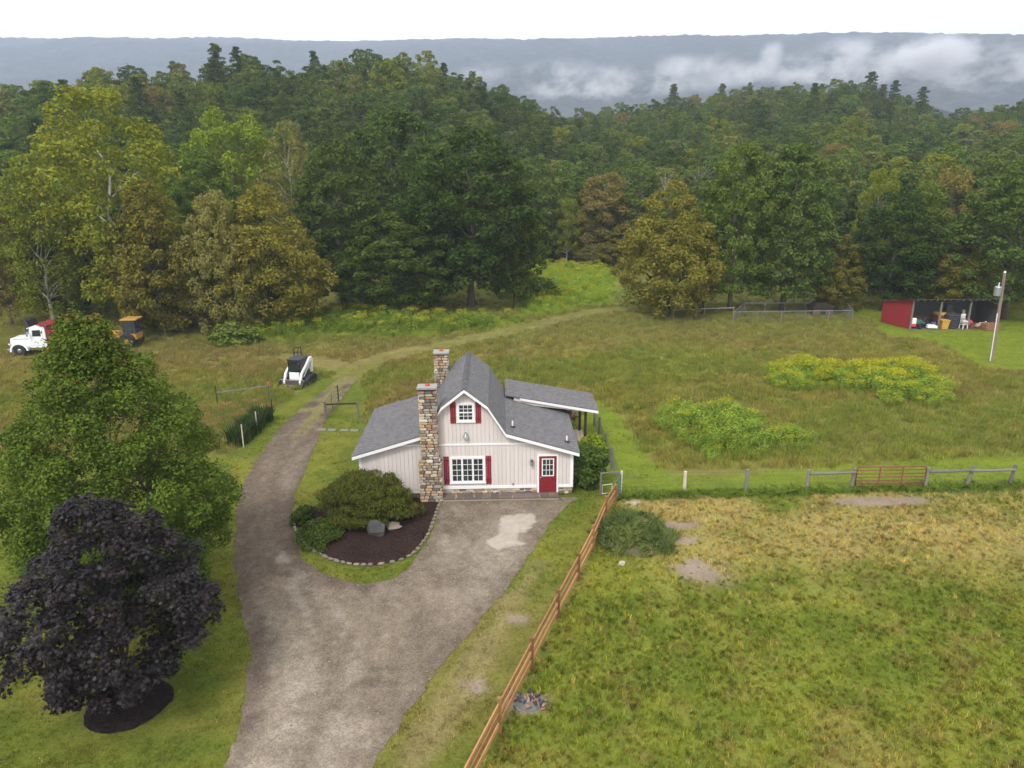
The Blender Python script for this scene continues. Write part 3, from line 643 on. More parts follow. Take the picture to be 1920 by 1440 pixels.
make_kind('maple_tan', 'oak', 14, 7, .05, 145, 225, 0.3, LT, 'barkdark', .36, squash=.75, rc=(.12, .21))
make_kind('maple_rust', 'egg', 15, 6, .07, 140, 225, 0.3, LR, 'barkdark', .36, squash=.75, rc=(.12, .21))
make_kind('sycamore', 'tall', 24, 8.5, .12, 95, 294, 0.36, LY, 'barkpale', .36, nlimb=22, inner=.4, lobes=.2, rc=(.17, .27), squash=.75)
make_kind('poplar', 'tall', 20, 6, .3, 75, 279, 0.34, LB, 'barkgrey', .34, squash=1.0, rc=(.16, .26))
make_kind('light', 'round', 16, 5.5, .2, 60, 232, 0.32, LY, 'barkpale', .25, inner=.3)
make_kind('brown', 'oak', 15, 6, .12, 75, 263, 0.30, LH, 'barkgrey', .28, inner=.3, squash=.6)
make_kind('greyleaf', 'tall', 16, 5, .2, 60, 201, 0.30, LX, 'barkpale', .25, nlimb=34, inner=.25)
make_kind('bare', 'vase', 15, 4, .35, 50, 13, 0.32, LX, 'barkpale', .2, nlimb=48, inner=.2)
for i, (pf, lm) in enumerate([('round', LG), ('oak', LD), ('tall', LG), ('egg', LX), ('round', LD), ('oak', LY)]):
    make_kind('hill%d' % i, pf, 17, 5.4, .1, 72, 135, .43, lm, 'barkgrey', .22, nlimb=10, rc=(.15, .26))
def make_pine(key, H, R, m):
    cl = []
    for i in range(24):
        h = .2+.78*i/23; rr = R*min(1, 1.5*(1.04-h)**.65)*RNG.uniform(.5, 1.2); n = max(3, int(8-4*h))
        for j in range(n):
            a = 6.283*j/n+RNG.uniform(-.6, .6)+i*1.3; q = rr*RNG.uniform(.2, .95); cl.append((q*math.cos(a)*.8, q*math.sin(a)*.8, H*h+q*.12+RNG.uniform(-.35, .35), max(.55, rr*RNG.uniform(.2, .42))))
    cl.append((0, 0, H*.975, .6)); cl.append((.1, 0, H*.94, .75)); cl = np.array(cl)
    TREES[key] = (H, R, trunk_mesh(key+'_trunk', H, .24, cl, 30, M['barkdark'], z_top=.99), crown_mesh(key+'_crown', cl, 70, .5, m, squash=.62, up=.5, aspect=.32, stray=.2))
make_pine('pine0', 20, 4.6, LP); make_pine('pine1', 20, 4.0, LP)
NAMES = dict(oak='oak_tree', maple='maple_tree', syca='sycamore_tree', popl='poplar_tree', ligh='broadleaf_tree', brow='broadleaf_tree', grey='broadleaf_tree', bare='bare_tree', hill='broadleaf_tree', pine='pine_tree')
def place_tree(key, loc, w, h, label, group=None, rz=None):
    H, R, tm, cm = TREES[key]; nm = next(v for k, v in NAMES.items() if key.startswith(k))
    o = thing(nm, loc, label, nm.replace('_', ' '), group, random.uniform(0, 6.28) if rz is None else rz)
    o.scale = (w/(2*R), w/(2*R), h/H)
    link('trunk', tm, o); link('crown', cm, o); return o
def tree_px(key, px, top, wpx, D, label, group=None):
    b = at_dist(px, 500, D); z = float(terr(b.x, b.y)); zt = at_dist(px, top, D).z; dep = D*math.cos(rad(PITCH))+(CAM_H-z-8)*math.sin(rad(PITCH))
    return place_tree(key, (b.x, b.y, z-.1), wpx*dep/F_PX, zt-z, label, group)
MID = [
 ('sycamore', 225, 142, 265, 88, 'tall yellow-green tree with pale bare limbs, the biggest tree at far left'),
 ('sycamore', 80, 300, 150, 90, 'yellow-green tree leaning out to the left of the tallest pale-limbed tree'),
 ('maple_rust', 292, 322, 185, 80, 'rusty green maple between the pale-limbed tall tree and the tan maple'),
 ('maple_tan', 412, 352, 150, 77.5, 'faded tan maple in front of the rusty one, left of the golden green maple'),
 ('maple_gold', 500, 332, 235, 78.5, 'broad golden green maple reaching the ground left of the dark oaks'),
 ('poplar', 462, 188, 160, 112, 'bright yellow-green treetop rising behind the golden and tan maples'),
 ('oak2', 400, 262, 150, 100, 'mid green tree below the bright yellow-green treetop'),
 ('greyleaf', 560, 215, 110, 104, 'grey green thin-leaved tree right of the bright yellow-green treetop'),
 ('oak1', 640, 252, 190, 86, 'dark oak with a yellowish tip, first of the dark clump right of the golden maple'),
 ('oak2', 745, 188, 215, 99, 'tall mid green oak standing behind the dark clump left of the house chimney'),
 ('oak0', 882, 222, 265, 84, 'largest dark green oak right behind the cottage'),
 ('oak1', 965, 330, 130, 83, 'lower dark oak on the right flank of the largest dark oak'),
 ('oak0', 735, 390, 230, 82, 'low dark tree filling the middle of the dark oak clump'),
 ('oak1', 815, 320, 170, 88, 'narrow dark tree tucked behind the low dark tree and the largest oak'),
 ('hill0', 1000, 280, 105, 122, 'mid green tree peeping out right of the largest dark oak'),
 ('hill2', 1070, 292, 95, 140, 'rounded green tree on the slope above the bright weedy clearing'),
 ('brown', 1135, 312, 125, 123, 'tan brown tree left of the golden maple at the clearing'),
 ('brown', 1075, 395, 110, 126, 'low brownish tree at the back of the bright clearing'),
 ('light', 1062, 362, 62, 121, 'small yellow-green sapling crown above the back of the clearing'),
 ('maple_rust', 1165, 420, 100, 118, 'small brownish tree close behind the left side of the golden maple'),
 ('maple_gold', 1255, 325, 225, 80.5, 'rounded golden olive maple standing alone right of the clearing'),
 ('oak2', 1375, 254, 150, 84, 'left half of the tall dark green pair right of the golden olive maple'),
 ('oak2', 1475, 254, 185, 86, 'right half of the tall dark green pair with a pale trunk'),
 ('maple_rust', 1575, 430, 110, 88, 'small olive tree between the dark pair and the dark tree by the red shed'),
 ('oak0', 1670, 345, 165, 92, 'dark round tree standing behind the red shed wall'),
 ('light', 1632, 300, 70, 102, 'slender yellow-green tree above the dark tree by the red shed'),
 ('brown', 1765, 302, 120, 108, 'brown topped tree behind the middle of the shed'),
 ('oak2', 1720, 330, 110, 101, 'mid green tree left of the brown topped tree'),
 ('maple_gold', 1808, 425, 120, 93, 'small olive gold tree behind the right end of the shed'),
 ('oak2', 1900, 285, 190, 92, 'tall green tree at the right edge behind the utility pole'),
 ('hill0', 1850, 330, 110, 104, 'green tree between the olive gold tree and the right edge'),
 ('brown', 0, 335, 90, 93, 'tan brown tree cut by the left edge of the view'),
 ('oak1', 110, 400, 120, 96, 'dark tree in the shade under the pale-limbed tall tree'),
 ('bare', 1240, 300, 60, 128, 'bare grey tree left of the two bare ones behind the golden olive maple'),
 ('bare', 1300, 288, 70, 134, 'bare whitish tree seen just left of the tall dark pair'),
 ('bare', 1180, 300, 55, 138, 'bare pale tree furthest left above the tan brown tree'),
 ('greyleaf', 1110, 460, 70, 119, 'greyish small tree at the edge of the clearing below the tan tree'),
]
taken = []
for k_, px, top, wp, D, lb in MID:
    o = tree_px(k_, px, top, wp, D, lb); taken.append((o.location.x, o.location.y, 3.2))
# the two tall pines on the left crest and the ones on the right crest
for px, top, wp, D, lb in ((452, 84, 46, 203, 'tall ragged pine on the left hilltop, left one of two standing clear'), (487, 90, 42, 203, 'tall ragged pine on the left hilltop, right one of two standing clear'), (1588, 138, 40, 300, 'tall pine standing highest on the right hill crest'), (1632, 154, 30, 300, 'pine at the right shoulder of the highest crest pine'), (1682, 166, 34, 292, 'lone pine sticking up right of the crest pines'), (1245, 158, 34, 298, 'dark pine on the crest left of the hill middle')):
    o = tree_px('pine%d' % random.randrange(2), px, top, wp*1.45, D, lb); taken.append((o.location.x, o.location.y, 2.5))
# the wood: the 250 largest in view as trees of their own, those farther up as one wood
cand = []
ang = np.radians(41)
for _ in range(60000):
    D = math.sqrt(RNG.uniform(100**2, 345**2)); az = RNG.uniform(-ang, ang); cand.append((D*math.sin(az), D*math.cos(az), D, az))
cand = np.array(cand); hz = terr(cand[:, 0], cand[:, 1]); d0 = np.interp(cand[:, 3], D0T, D0V)
ok = (cand[:, 2] > d0+1) & in_view(cand[:, 0], cand[:, 1]); cand = cand[ok]; hz = hz[ok]
cell = {}; pts = []
for (x, y, D, az), z in zip(cand, hz):
    sp = 5.2+D*.006; k = (int(x//8), int(y//8)); bad = False
    for i in (-1, 0, 1):
        for j in (-1, 0, 1):
            for (qx, qy) in cell.get((k[0]+i, k[1]+j), ()):
                if (qx-x)**2+(qy-y)**2 < sp*sp: bad = True
    if bad or any((tx-x)**2+(ty-y)**2 < r_*r_ for tx, ty, r_ in taken): continue
    # hidden behind a hill?
    vis = True; el = (z+15-CAM_H)/D
    for q in np.linspace(.35, .96, 14):
        if (float(terr(x*q, y*q, False))+11-CAM_H)/(D*q) > el: vis = False; break
    if not vis: continue
    cell.setdefault(k, []).append((x, y)); pts.append((x, y, z, D, az))
pts.sort(key=lambda p: p[3]); WOOD = pts
LBL = {'hill0': 'mid green rounded tree in the dense wood on the hillside', 'hill1': 'dark green spreading tree in the dense wood on the hillside', 'hill2': 'tall mid green tree in the dense wood on the hillside', 'hill3': 'grey green tree in the dense wood on the hillside', 'hill4': 'dark green rounded tree in the dense wood on the hillside', 'hill5': 'yellowish green tree in the dense wood on the hillside', 'pine0': 'dark ragged pine in the dense wood on the hillside', 'pine1': 'slender dark pine in the dense wood on the hillside', 'brown': 'brownish tree in the dense wood on the hillside'}
KEYS = ['hill0', 'hill1', 'hill2', 'hill3', 'hill4', 'hill5', 'pine0', 'pine1', 'brown']
def pick(x, y, D, az):
    px = 932+F_PX*math.tan(az); pine = fbm(np.array(x), np.array(y), 40, 2)
    pp = .02 if px < 1050 else .13*sstep(.35, .65, pine)
    if random.random() < pp: return random.choice(['pine0', 'pine1'])
    return random.choices(KEYS[:6]+['brown'], [4, 3, 4, 2, 3, 1.0, .22])[0]
def size(D): return random.uniform(8.5, 12), random.uniform(12.5, 17.5)
N_IND = 250
ORD = 'first second third fourth fifth sixth seventh eighth ninth tenth eleventh twelfth thirteenth fourteenth fifteenth sixteenth seventeenth eighteenth nineteenth twentieth'.split()
MARKS = [(250, 'the white truck'), (520, 'the tan maple'), (800, 'the dark oaks'), (1080, 'the cottage'), (1350, 'the golden maple'), (1600, 'the dark pair'), (9999, 'the red shed')]
buckets = {}
for x, y, z, D, az in WOOD[:N_IND]:
    k_ = pick(x, y, D, az); w_, h_ = size(D)
    if k_.startswith('pine'): w_ *= .8; h_ *= 1.1
    o = place_tree(k_, (x, y, z-.2), w_, h_, LBL[k_], 'trees of the wood on the hillside')
    px = 932+F_PX*math.tan(az); mk = next(n for q, n in MARKS if px < q); lv = 'low on' if D < 140 else 'half way up' if D < 175 else 'high on'
    buckets.setdefault((LBL[k_].split(' in the')[0], lv, mk), []).append((px, o))
for (ds, lv, mk), L_ in buckets.items():
    for i, (px, o) in enumerate(sorted(L_, key=lambda q: q[0])):
        o['label'] = f"{ds}{', '+ORD[i]+' from left,' if len(L_) > 1 else ''} {lv} the hillside behind {mk}"
def tree_temp(k_):
    H, R, tm, cm = TREES[k_]; import bmesh
    bm = bmesh.new(); bm.from_mesh(cm); n0 = len(bm.faces); bm.from_mesh(tm); bm.faces.ensure_lookup_table()
    for f in bm.faces[n0:]: f.material_index = 1
    me = bpy.data.meshes.new('wood_'+k_); bm.to_mesh(me); bm.free(); me.materials.append(cm.materials[0]); me.materials.append(tm.materials[0]); return template('wood_'+k_, me)
temps = [tree_temp(k_) for k_ in KEYS]
pp, ss, ix = [], [], []
for x, y, z, D, az in WOOD[N_IND:]:
    k_ = pick(x, y, D, az); w_, h_ = size(D); H, R = TREES[k_][:2]
    if k_.startswith('pine'): w_ *= .8; h_ *= 1.1
    pp.append((x, y, z-.2)); ss.append((w_/2/R, w_/2/R, h_/H)); ix.append(KEYS.index(k_))
n = len(pp); print('wood trees', len(WOOD), 'far ones', n)
if n: scatter('far_wood', pp, np.c_[np.zeros((n, 2)), RNG.uniform(0, 6.28, n)], ss, np.ones((n, 3)), temps, 'farther trees of the wood covering the upper hillsides', 'wood', np.array(ix))
# brush along the wood's edge
brush = []
for i in range(5):
    cl = clumps('mound', 16, 1.3, .15, 1.7, .2, .2, (.3, .45)); brush.append(template('brush', crown_mesh('brush_crown', cl, 60, .3, [LG, LD, LY, LR, LG][i], .8)))
aa = RNG.uniform(-ang, ang, 1500); dd = np.interp(aa, D0T, D0V)+RNG.uniform(-3.5, 9, 1500); bx = np.sin(aa)*dd; by = np.cos(aa)*dd
s_ = RNG.uniform(.7, 1.9, 1500); s_ *= 1-.5*(RNG.random(1500) < .4)
scatter('undergrowth', np.c_[bx, by, terr(bx, by)-.1], np.c_[np.zeros((1500, 2)), RNG.uniform(0, 6.28, 1500)], np.c_[s_, s_, s_*RNG.uniform(.8, 1.5, 1500)], np.ones((1500, 3)), brush, 'bushy undergrowth along the edge of the wood', 'undergrowth')

# the two trees in the foreground
LPU = leafset('leaf_purple', [(.008, .0072, .0082), (.0125, .0105, .012), (.019, .0145, .0155), (.03, .015, .016)], objvar=0, trans=.08, rough=.55, spec=.28, sat=(1, 1, 1))
RNG = np.random.default_rng(21)
cl = clumps('egg', 130, 2.72, 1.35, 7.1, .45, .2, (.12, .20))
b = P(243, 1325)
t_ = thing('maple_tree', (b.x+.1, b.y, 0), 'dark purple leaved maple standing in a mulch ring at lower left', 'maple tree')
link('trunk', trunk_mesh('purple_trunk', 6.6, .13, cl, 40, M['barkdark'], z_lo=.15), t_)
link('crown', crown_mesh('purple_crown', cl, 250, .125, LPU, .72, .7, .4, 'maple', stray=.12, droop=.5), t_)
LF = leafset('leaf_fresh', [(.052, .088, .024), (.078, .125, .031), (.108, .16, .04), (.125, .17, .046), (.115, .125, .042)], objvar=0, wn=.35)
RNG = np.random.default_rng(5); random.seed(5)
cl = clumps('dome', 175, 3.8, 1.2, 10.9, .35, .12, (.14, .21)); cl = np.r_[cl, [(1.15*math.cos(i*2.4)*(1-.06*i), 1.15*math.sin(i*2.4)*(1-.06*i), 9.1+.2*i, .66) for i in range(10)]]; cl[:, :2] *= (1-.42*np.clip((cl[:, 2]-6.5)/4.5, 0, 1))[:, None]; cl[:, 0] -= .55*np.clip(cl[:, 2]/11, 0, 1)**2.5; b = at_dist(250, 1000, 28.3); b.z = 0
t_ = thing('cherry_tree', b, 'tall loose green tree with reddish tips behind the purple maple', 'tree')
link('trunk', trunk_mesh('green_trunk', 11, .24, cl, 45, M['barkgrey'], stems=3, z_lo=.12, wob=.015), t_)
link('crown', crown_mesh('green_crown', cl, 700, .112, LF, .8, .55, stray=.10), t_)
tips = cl[np.argsort(-cl[:, 2]-RNG.random(len(cl))*3)[:16]].copy(); tips[:, 3] *= .55; tips[:, 2] += .35
link('leaves', crown_mesh('leaves', tips, 60, .13, leafset('leaf_red_tip', [(.15, .09, .045), (.18, .12, .055), (.14, .12, .04)], objvar=0), .8), t_)

# ------------------------------------------------------------------ the cottage
def stone_meshes(m, n=8, jit=.16):
    out = []
    for i in range(n):
        mb = MB(); MB.org = Vector((0, 0, 0)); k = 8; b_ = []; f_ = []; m_ = []
        for j in range(k):
            a = 6.283*j/k+.39; sx = abs(math.cos(a))**.55*math.copysign(1, math.cos(a)); sz = abs(math.sin(a))**.55*math.copysign(1, math.sin(a))
            q = 1+random.uniform(-jit, jit*.5); x, z = .5*sx*q, .5*sz*q
            b_.append((x, 0, z)); m_.append((x, -.75, z)); f_.append((x*.82, -1+random.uniform(-.1, .1), z*.78))
        mb.hexa(b_, m_); mb.f.pop(1); kk = len(mb.v)
        mb.v += [Vector(p) for p in f_]
        for j in range(k): mb.f.append((k+j, k+(j+1) % k, kk+(j+1) % k, kk+j))
        mb.f.append(tuple(kk+j for j in range(k)))
        out.append(mb.mesh('stone', m))
    return out                           # unit blocks: face towards -y
STN = stone_meshes(M['stone'])
def lay_stones(parent, org, p0, ux, W, z0, z1, meshes, row=(.11, .19), ln=(.17, .42), depth=.045, gap=.014, limit=9999):
    """courses of separate stones on an upright face: p0 lower corner, ux direction along the face (outside is to the right of ux seen from above... -y when ux=+x)"""
    p0 = Vector(p0); ux = Vector(ux).normalized(); ang = math.atan2(ux.y, ux.x); z = z0; n = 0
    while z < z1-.03:
        h = min(random.uniform(*row), z1-z); h = z1-z if z1-z-h < .06 else h; x = 0
        while x < W-.02:
            l = random.uniform(*ln); l = W-x if W-x-l < .10 else min(l, W-x)
            if n < limit:
                c = p0+ux*(x+l/2)-org; o = link('stone', random.choice(meshes), parent, (c.x, c.y, z+h/2-org.z), (0, 0, ang), (l-gap, depth*random.uniform(.7, 1.25), h-gap)); n += 1
            x += l
        z += h
    return n
HB = Vector((-1.65, 33.2, 0)); MB.org = HB
house = thing('cottage', HB, 'pale pink gambrel cottage with grey shingle roofs, red shutters and red door', 'house')
WX0, WX1, WY0, WY1 = -7.02, 3.74, 33.2, 39.9
PK, KZ, LZ = 5.74, 4.88, 3.42            # ridge, knee and lower break heights of the wall under the roof
def front_outline(zb):
    return [(WX0, zb), (WX1, zb), (WX1, 2.32), (.34, LZ), (-.56, KZ), (-1.65, PK), (-2.74, KZ), (-3.64, LZ-.02), (WX0, 2.34)]
mb = MB(); mb.prism(front_outline(.2), WY0+.03, WY1); walls = mb.build('wall_core', M['siding'], house)
def top_at(x):
    o = [(WX0, 2.34), (-3.64, LZ-.02), (-2.74, KZ), (-1.65, PK), (-.56, KZ), (.34, LZ), (WX1, 2.32)]
    return float(np.interp(x, [p[0] for p in o], [p[1] for p in o]))
mb = MB(); x = WX0; bw = .205             # upright boards with open joints, joined: each is about four pixels wide
while x < WX1-.01:
    x1 = min(x+bw, WX1); xm = [x+.006, x1-.006]
    kink = [k for k in (-3.64, -2.74, -1.65, -.56, .34) if xm[0] < k < xm[1]]
    top = [(q, top_at(q)-.01) for q in sorted(xm+kink, reverse=True)]
    mb.prism([(xm[0], .42), (xm[1], .42)]+top, WY0, WY0+.03); x = x1
mb.build('siding', M['siding'], house, kind='stuff')
for xw, s in ((WX0, -1), (WX1, 1)):
    mb = MB(); y = WY0+.03
    while y < WY1-.05:
        mb.box(min(xw, xw+s*.028), max(xw, xw+s*.028), y+.01, min(y+bw, WY1)-.008, .42, 2.3); y += bw
    mb.build('siding', M['siding'], house, kind='stuff')
# white trim
mb = MB(); mb.box(-2.86, 2.015-.1, WY0-.035, WY0+.01, .42, .56); mb.box(2.93+.1, WX1-.12, WY0-.035, WY0+.01, .42, .56); mb.build('base_trim', M['white'], house)
mb = MB(); mb.box(-5.0, 1.95, WY0-.03, WY0+.01, 2.80, 2.885); mb.build('band_trim', M['white'], house)
mb = MB(); mb.box(WX1-.12, WX1+.035, WY0-.037, WY0+.1, .42, 2.28); mb.build('corner_board', M['white'], house)
mb = MB(); mb.box(WX0-.035, WX0+.10, WY0-.037, WY0+.1, .1, 2.28); mb.build('corner_board', M['white'], house)
# foundation
f = link('foundation', (lambda q: q.mesh('foundation', M['mortar']))(MB().box(-2.95, WX1, WY0+.045, WY0+.3, -.2, .42)), house)
lay_stones(f, HB, (-2.9, WY0+.05, 0), (1, 0, 0), 4.9, .02, .40, STN, (.1, .2), (.2, .45), .06)
lay_stones(f, HB, (2.95, WY0+.05, 0), (1, 0, 0), .8, .02, .40, STN, (.1, .2), (.2, .4), .06)
mb = MB().box(WX0, -3.9, WY0+.02, WY0+.2, -.2, .2); mb.build('base_wall', M['mortar'], house)
mb = MB().box(WX0+.02, WX1-.02, WY1-.3, WY1-.02, -.2, .22); mb.build('base_wall', M['mortar'], house)

# roofs: every slope is a deck part with its tabs laid on it in courses
RY0, RY1 = 32.9, 40.2
def slope(nm, eave, ridge, y0, y1, tabs=True, thick=.05, seed=0):
    """eave and ridge are (x, z); tabs run along y"""
    e = Vector((eave[0], 0, eave[1])); r_ = Vector((ridge[0], 0, ridge[1])); d = r_-e; L = d.length; d /= L
    n = Vector((-d.z, 0, d.x)); n = n if n.z > 0 else -n
    mb = MB(); a = e-n*thick; b_ = r_-n*thick
    mb.hexa([(e.x, y0, e.z), (r_.x, y0, r_.z), (b_.x, y0, b_.z), (a.x, y0, a.z)], [(e.x, y1, e.z), (r_.x, y1, r_.z), (b_.x, y1, b_.z), (a.x, y1, a.z)])
    deck = mb.build(nm, M['roof'], house)
    mb = MB(); s = -.03; k = 0; rg = random.Random(seed)
    while s < L-.02:
        s1 = min(s+.15, L); y = y0-.31*(.5*(k % 2))-rg.uniform(0, .015); k += 1
        while y < y1-.01:
            w_ = .31; ya, yb = max(y, y0-.015), min(y+w_-.04, y1+.01)
            if yb-ya > .03:
                t0 = .022+rg.uniform(0, .008); p = e+d*s; q = e+d*s1
                A = p+n*t0; B = q+n*.006; Cc = p+n*.001
                mb.poly([(A.x, ya, A.z), (A.x, yb, A.z), (B.x, yb, B.z), (B.x, ya, B.z)]); kf = len(mb.v)
                mb.v += [Vector((Cc.x, ya, Cc.z)), Vector((Cc.x, yb, Cc.z))]; mb.f.append((kf-4, kf, kf+1, kf-3))
                mb.v.append(Vector((q.x, ya, q.z))); mb.f.append((kf-4, kf-1, kf+2, kf))
            y += w_
        s = s1
    o = mb.build('shingles', M['roof'], deck, kind='stuff'); return deck
RE, LE = (4.04, 2.42), (-7.32, 2.42)
slope('wing_roof', LE, (-3.68, 3.50), RY0, RY1, seed=1); slope('wing_roof', RE, (.37, 3.53), RY0, RY1, seed=2)
slope('lower_gambrel', (-3.68, 3.50), (-2.79, 4.97), RY0, RY1, seed=3); slope('lower_gambrel', (.37, 3.53), (-.52, 4.97), RY0, RY1, seed=4)
slope('upper_gambrel', (-2.79, 4.97), (-1.65, 5.86), RY0, RY1, seed=5); slope('upper_gambrel', (-.52, 4.97), (-1.65, 5.86), RY0, RY1, seed=6)
mb = MB(); y = RY0-.02
while y < RY1-.05:
    mb.hexa([(-1.65, y, 5.91), (-1.5, y, 5.80), (-1.5, y, 5.775), (-1.65, y, 5.87), (-1.8, y, 5.775), (-1.8, y, 5.80)], [(-1.65, y+.3, 5.895), (-1.5, y+.3, 5.785), (-1.5, y+.3, 5.765), (-1.65, y+.3, 5.86), (-1.8, y+.3, 5.765), (-1.8, y+.3, 5.785)]); y += .26
M['ridge'] = mat('ridge_cap', (.095, .093, .10), .9, .2, 9, island=.25)
mb.build('ridge_cap', M['ridge'], house)
def rake(pts, y, h=.15, t=.03):
    for (xa, za), (xb, zb) in zip(pts[:-1], pts[1:]):
        mb = MB(); mb.prism([(xa, za-.045), (xb, zb-.045), (xb, zb-.045-h), (xa, za-.045-h)], y-t, y); mb.build('rake_board', M['white'], house)
rake([LE, (-3.68, 3.50), (-2.79, 4.97), (-1.65, 5.86), (-.52, 4.97), (.37, 3.53), RE], RY0+.004)
rake([LE, (-3.68, 3.50), (-2.79, 4.97), (-1.65, 5.86), (-.52, 4.97), (.37, 3.53), RE], RY1+.03)
mb = MB().box(RE[0]-.05, RE[0]-.02, RY0+.01, RY1-.01, RE[1]-.19, RE[1]-.06); mb.build('eave_board', M['white'], house)
mb = MB().box(LE[0]+.02, LE[0]+.05, RY0+.01, RY1-.01, LE[1]-.19, LE[1]-.06); mb.build('eave_board', M['white'], house)
# plumbing vents
for vx, vy in ((.72, 34.0), (3.50, 33.95)):
    zr = float(np.interp(vx, [.37, 4.04], [3.53, 2.42])); vent = MB().lathe((vx, vy, zr), [(.04, 0), (.04, .34), (.028, .34), (.028, .25)], 10).build('vent_pipe', M['white'], house, smooth=False)
    MB().lathe((vx, vy, zr-.02), [(.16, 0), (.15, .05), (.055, .11), (.045, .11)], 10).build('vent_collar', M['darkgap'], vent)

# chimneys
def chimney(sections, cap, z_stone, pot):
    ch = None
    for i, (x0, x1, y0, y1, z0, z1) in enumerate(sections):
        o = MB().box(x0+.03, x1-.03, y0+.03, y1-.03, z0, z1).build('chimney' if i == 0 else 'shaft', M['mortar'], house if i == 0 else ch)
        if i == 0: ch = o
    tot = 0
    for (x0, x1, y0, y1, z0, z1) in z_stone:
        W, Dp = x1-x0, y1-y0
        tot += lay_stones(ch, HB, (x0, y0+.035, 0), (1, 0, 0), W, z0, z1, STN, depth=.055)
        tot += lay_stones(ch, HB, (x0+.035, y1, 0), (0, -1, 0), Dp, z0, z1, STN, (.13, .22), (.22, .5), depth=.055)
        tot += lay_stones(ch, HB, (x1-.035, y0, 0), (0, 1, 0), Dp, z0, z1, STN, (.13, .22), (.22, .5), depth=.055)
    x0, x1, y0, y1, z0 = cap
    MB().box(x0, x1, y0, y1, z0+.055, z0+.17).build('chimney_cap', M['cap'], ch, bevel=.015)
    MB().box(x0+.03, x1-.03, y0+.03, y1-.03, z0, z0+.055).build('cap_course', M['darkgap'], ch)
    px_, py_ = pot; MB().lathe((px_, py_, z0+.17), [(.11, 0), (.115, .05), (.09, .10), (.055, .10), (.05, .04)], 12).build('flue_pot', M['clay'], ch)
    return tot
n1 = chimney([(-3.98, -2.88, 32.58, 33.22, -.1, 2.1), (-3.84, -3.0, 32.6, 33.18, 2.1, 5.92)], (-3.90, -2.94, 32.52, 33.2, 5.90), [(-3.98, -2.88, 32.58, 33.2, 0, 2.12), (-3.90, -2.95, 32.59, 33.2, 2.12, 2.32), (-3.84, -3.0, 32.6, 33.18, 2.32, 5.9)], (-3.40, 32.86))
n2 = chimney([(-3.58, -2.80, 38.95, 39.6, 3.2, 5.98)], (-3.64, -2.74, 38.88, 39.66, 5.98), [(-3.58, -2.80, 38.95, 39.6, 3.4, 5.98)], (-3.19, 39.27))
print('stones', n1, n2)

# windows, shutters, door, lamps
def window(x0, x1, z0, z1, lights, rows, cols, sill=True, double=False):
    y = WY0; win = None; t = .085
    mb = MB(); mb.box(x0, x1, y-.05, y+.0, z1-t, z1); mb.box(x0, x1, y-.06, y, z0, z0+t*1.15)
    mb.box(x0, x0+t, y-.05, y, z0+t*1.15, z1-t); mb.box(x1-t, x1, y-.05, y, z0+t*1.15, z1-t)
    win = mb.build('window', M['white'], house)
    if sill: MB().box(x0-.03, x1+.03, y-.09, y-.06, z0+.01, z0+.06).build('sill', M['white'], win)
    gx0, gx1, gz0, gz1 = x0+t, x1-t, z0+t*1.15, z1-t; lw = (gx1-gx0)/lights
    for li in range(lights):
        a, b_ = gx0+li*lw, gx0+(li+1)*lw; s = .045
        sash = MB(); sash.box(a, b_, y-.035, y, gz1-s, gz1); sash.box(a, b_, y-.035, y, gz0, gz0+s); sash.box(a, a+s, y-.034, y, gz0+s, gz1-s); sash.box(b_-s, b_, y-.034, y, gz0+s, gz1-s)
        if double: sash.box(a+s, b_-s, y-.04, y, (gz0+gz1)/2-.03, (gz0+gz1)/2+.03)
        sash.build('sash', M['white'], win)
        pw = (b_-a-2*s)/cols; ph = (gz1-gz0-2*s)/rows; mt = .012
        mm = MB()
        for c in range(1, cols): mm.box(a+s+c*pw-mt, a+s+c*pw+mt, y-.03, y-.012, gz0+s, gz1-s)
        for r_ in range(1, rows):
            if double and r_ == rows/2: continue
            mm.box(a+s, b_-s, y-.028, y-.013, gz0+s+r_*ph-mt, gz0+s+r_*ph+mt)
        mm.build('muntins', M['white'], win)
        for c in range(cols):
            for r_ in range(rows):
                xa = a+s+c*pw+.004; za = gz0+s+r_*ph+.004
                MB().box(xa, xa+pw-.008, y-.016+random.uniform(-.002, .002), y-.008, za, za+ph-.008).build('pane', M['glass'], win)
    return win
window(-2.06, -1.16, 4.03, 5.06, 1, 4, 3, double=True)
window(-2.49, -.70, .72, 2.19, 3, 4, 2)
def shutter(x0, x1, z0, z1):
    sh = MB().box(x0, x1, WY0-.012, WY0-.002, z0+.2, z0+.3).box(x0, x1, WY0-.012, WY0-.002, z1-.3, z1-.2).build('shutter', M['red'], house)
    w_ = (x1-x0)/3
    for i in range(3): MB().box(x0+i*w_+.008, x0+(i+1)*w_-.008, WY0-.04, WY0-.012, z0, z1).build('board', M['red'], sh)
    for zz in (z0+.14, z1-.22): MB().box(x0+.004, x1-.004, WY0-.058, WY0-.04, zz, zz+.08).build('batten', M['red'], sh)
shutter(-2.38, -2.10, 3.99, 5.11); shutter(-1.12, -.85, 3.98, 5.10)
shutter(-2.80, -2.53, .67, 2.22); shutter(-.66, -.39, .67, 2.22)
dx0, dx1, dz0, dz1 = 2.03, 2.93, .16, 2.16; y = WY0
door = MB().box(dx0, dx1, y-.045, y, dz0, dz1).build('door', M['red'], house)
MB().box(dx0-.09, dx0, y-.06, y, dz0, dz1+.09).box(dx1, dx1+.09, y-.06, y, dz0, dz1+.09).box(dx0, dx1, y-.06, y, dz1, dz1+.09).build('frame', M['white'], door)
a, b_, c, d = 2.17, 2.79, 1.06, 2.03
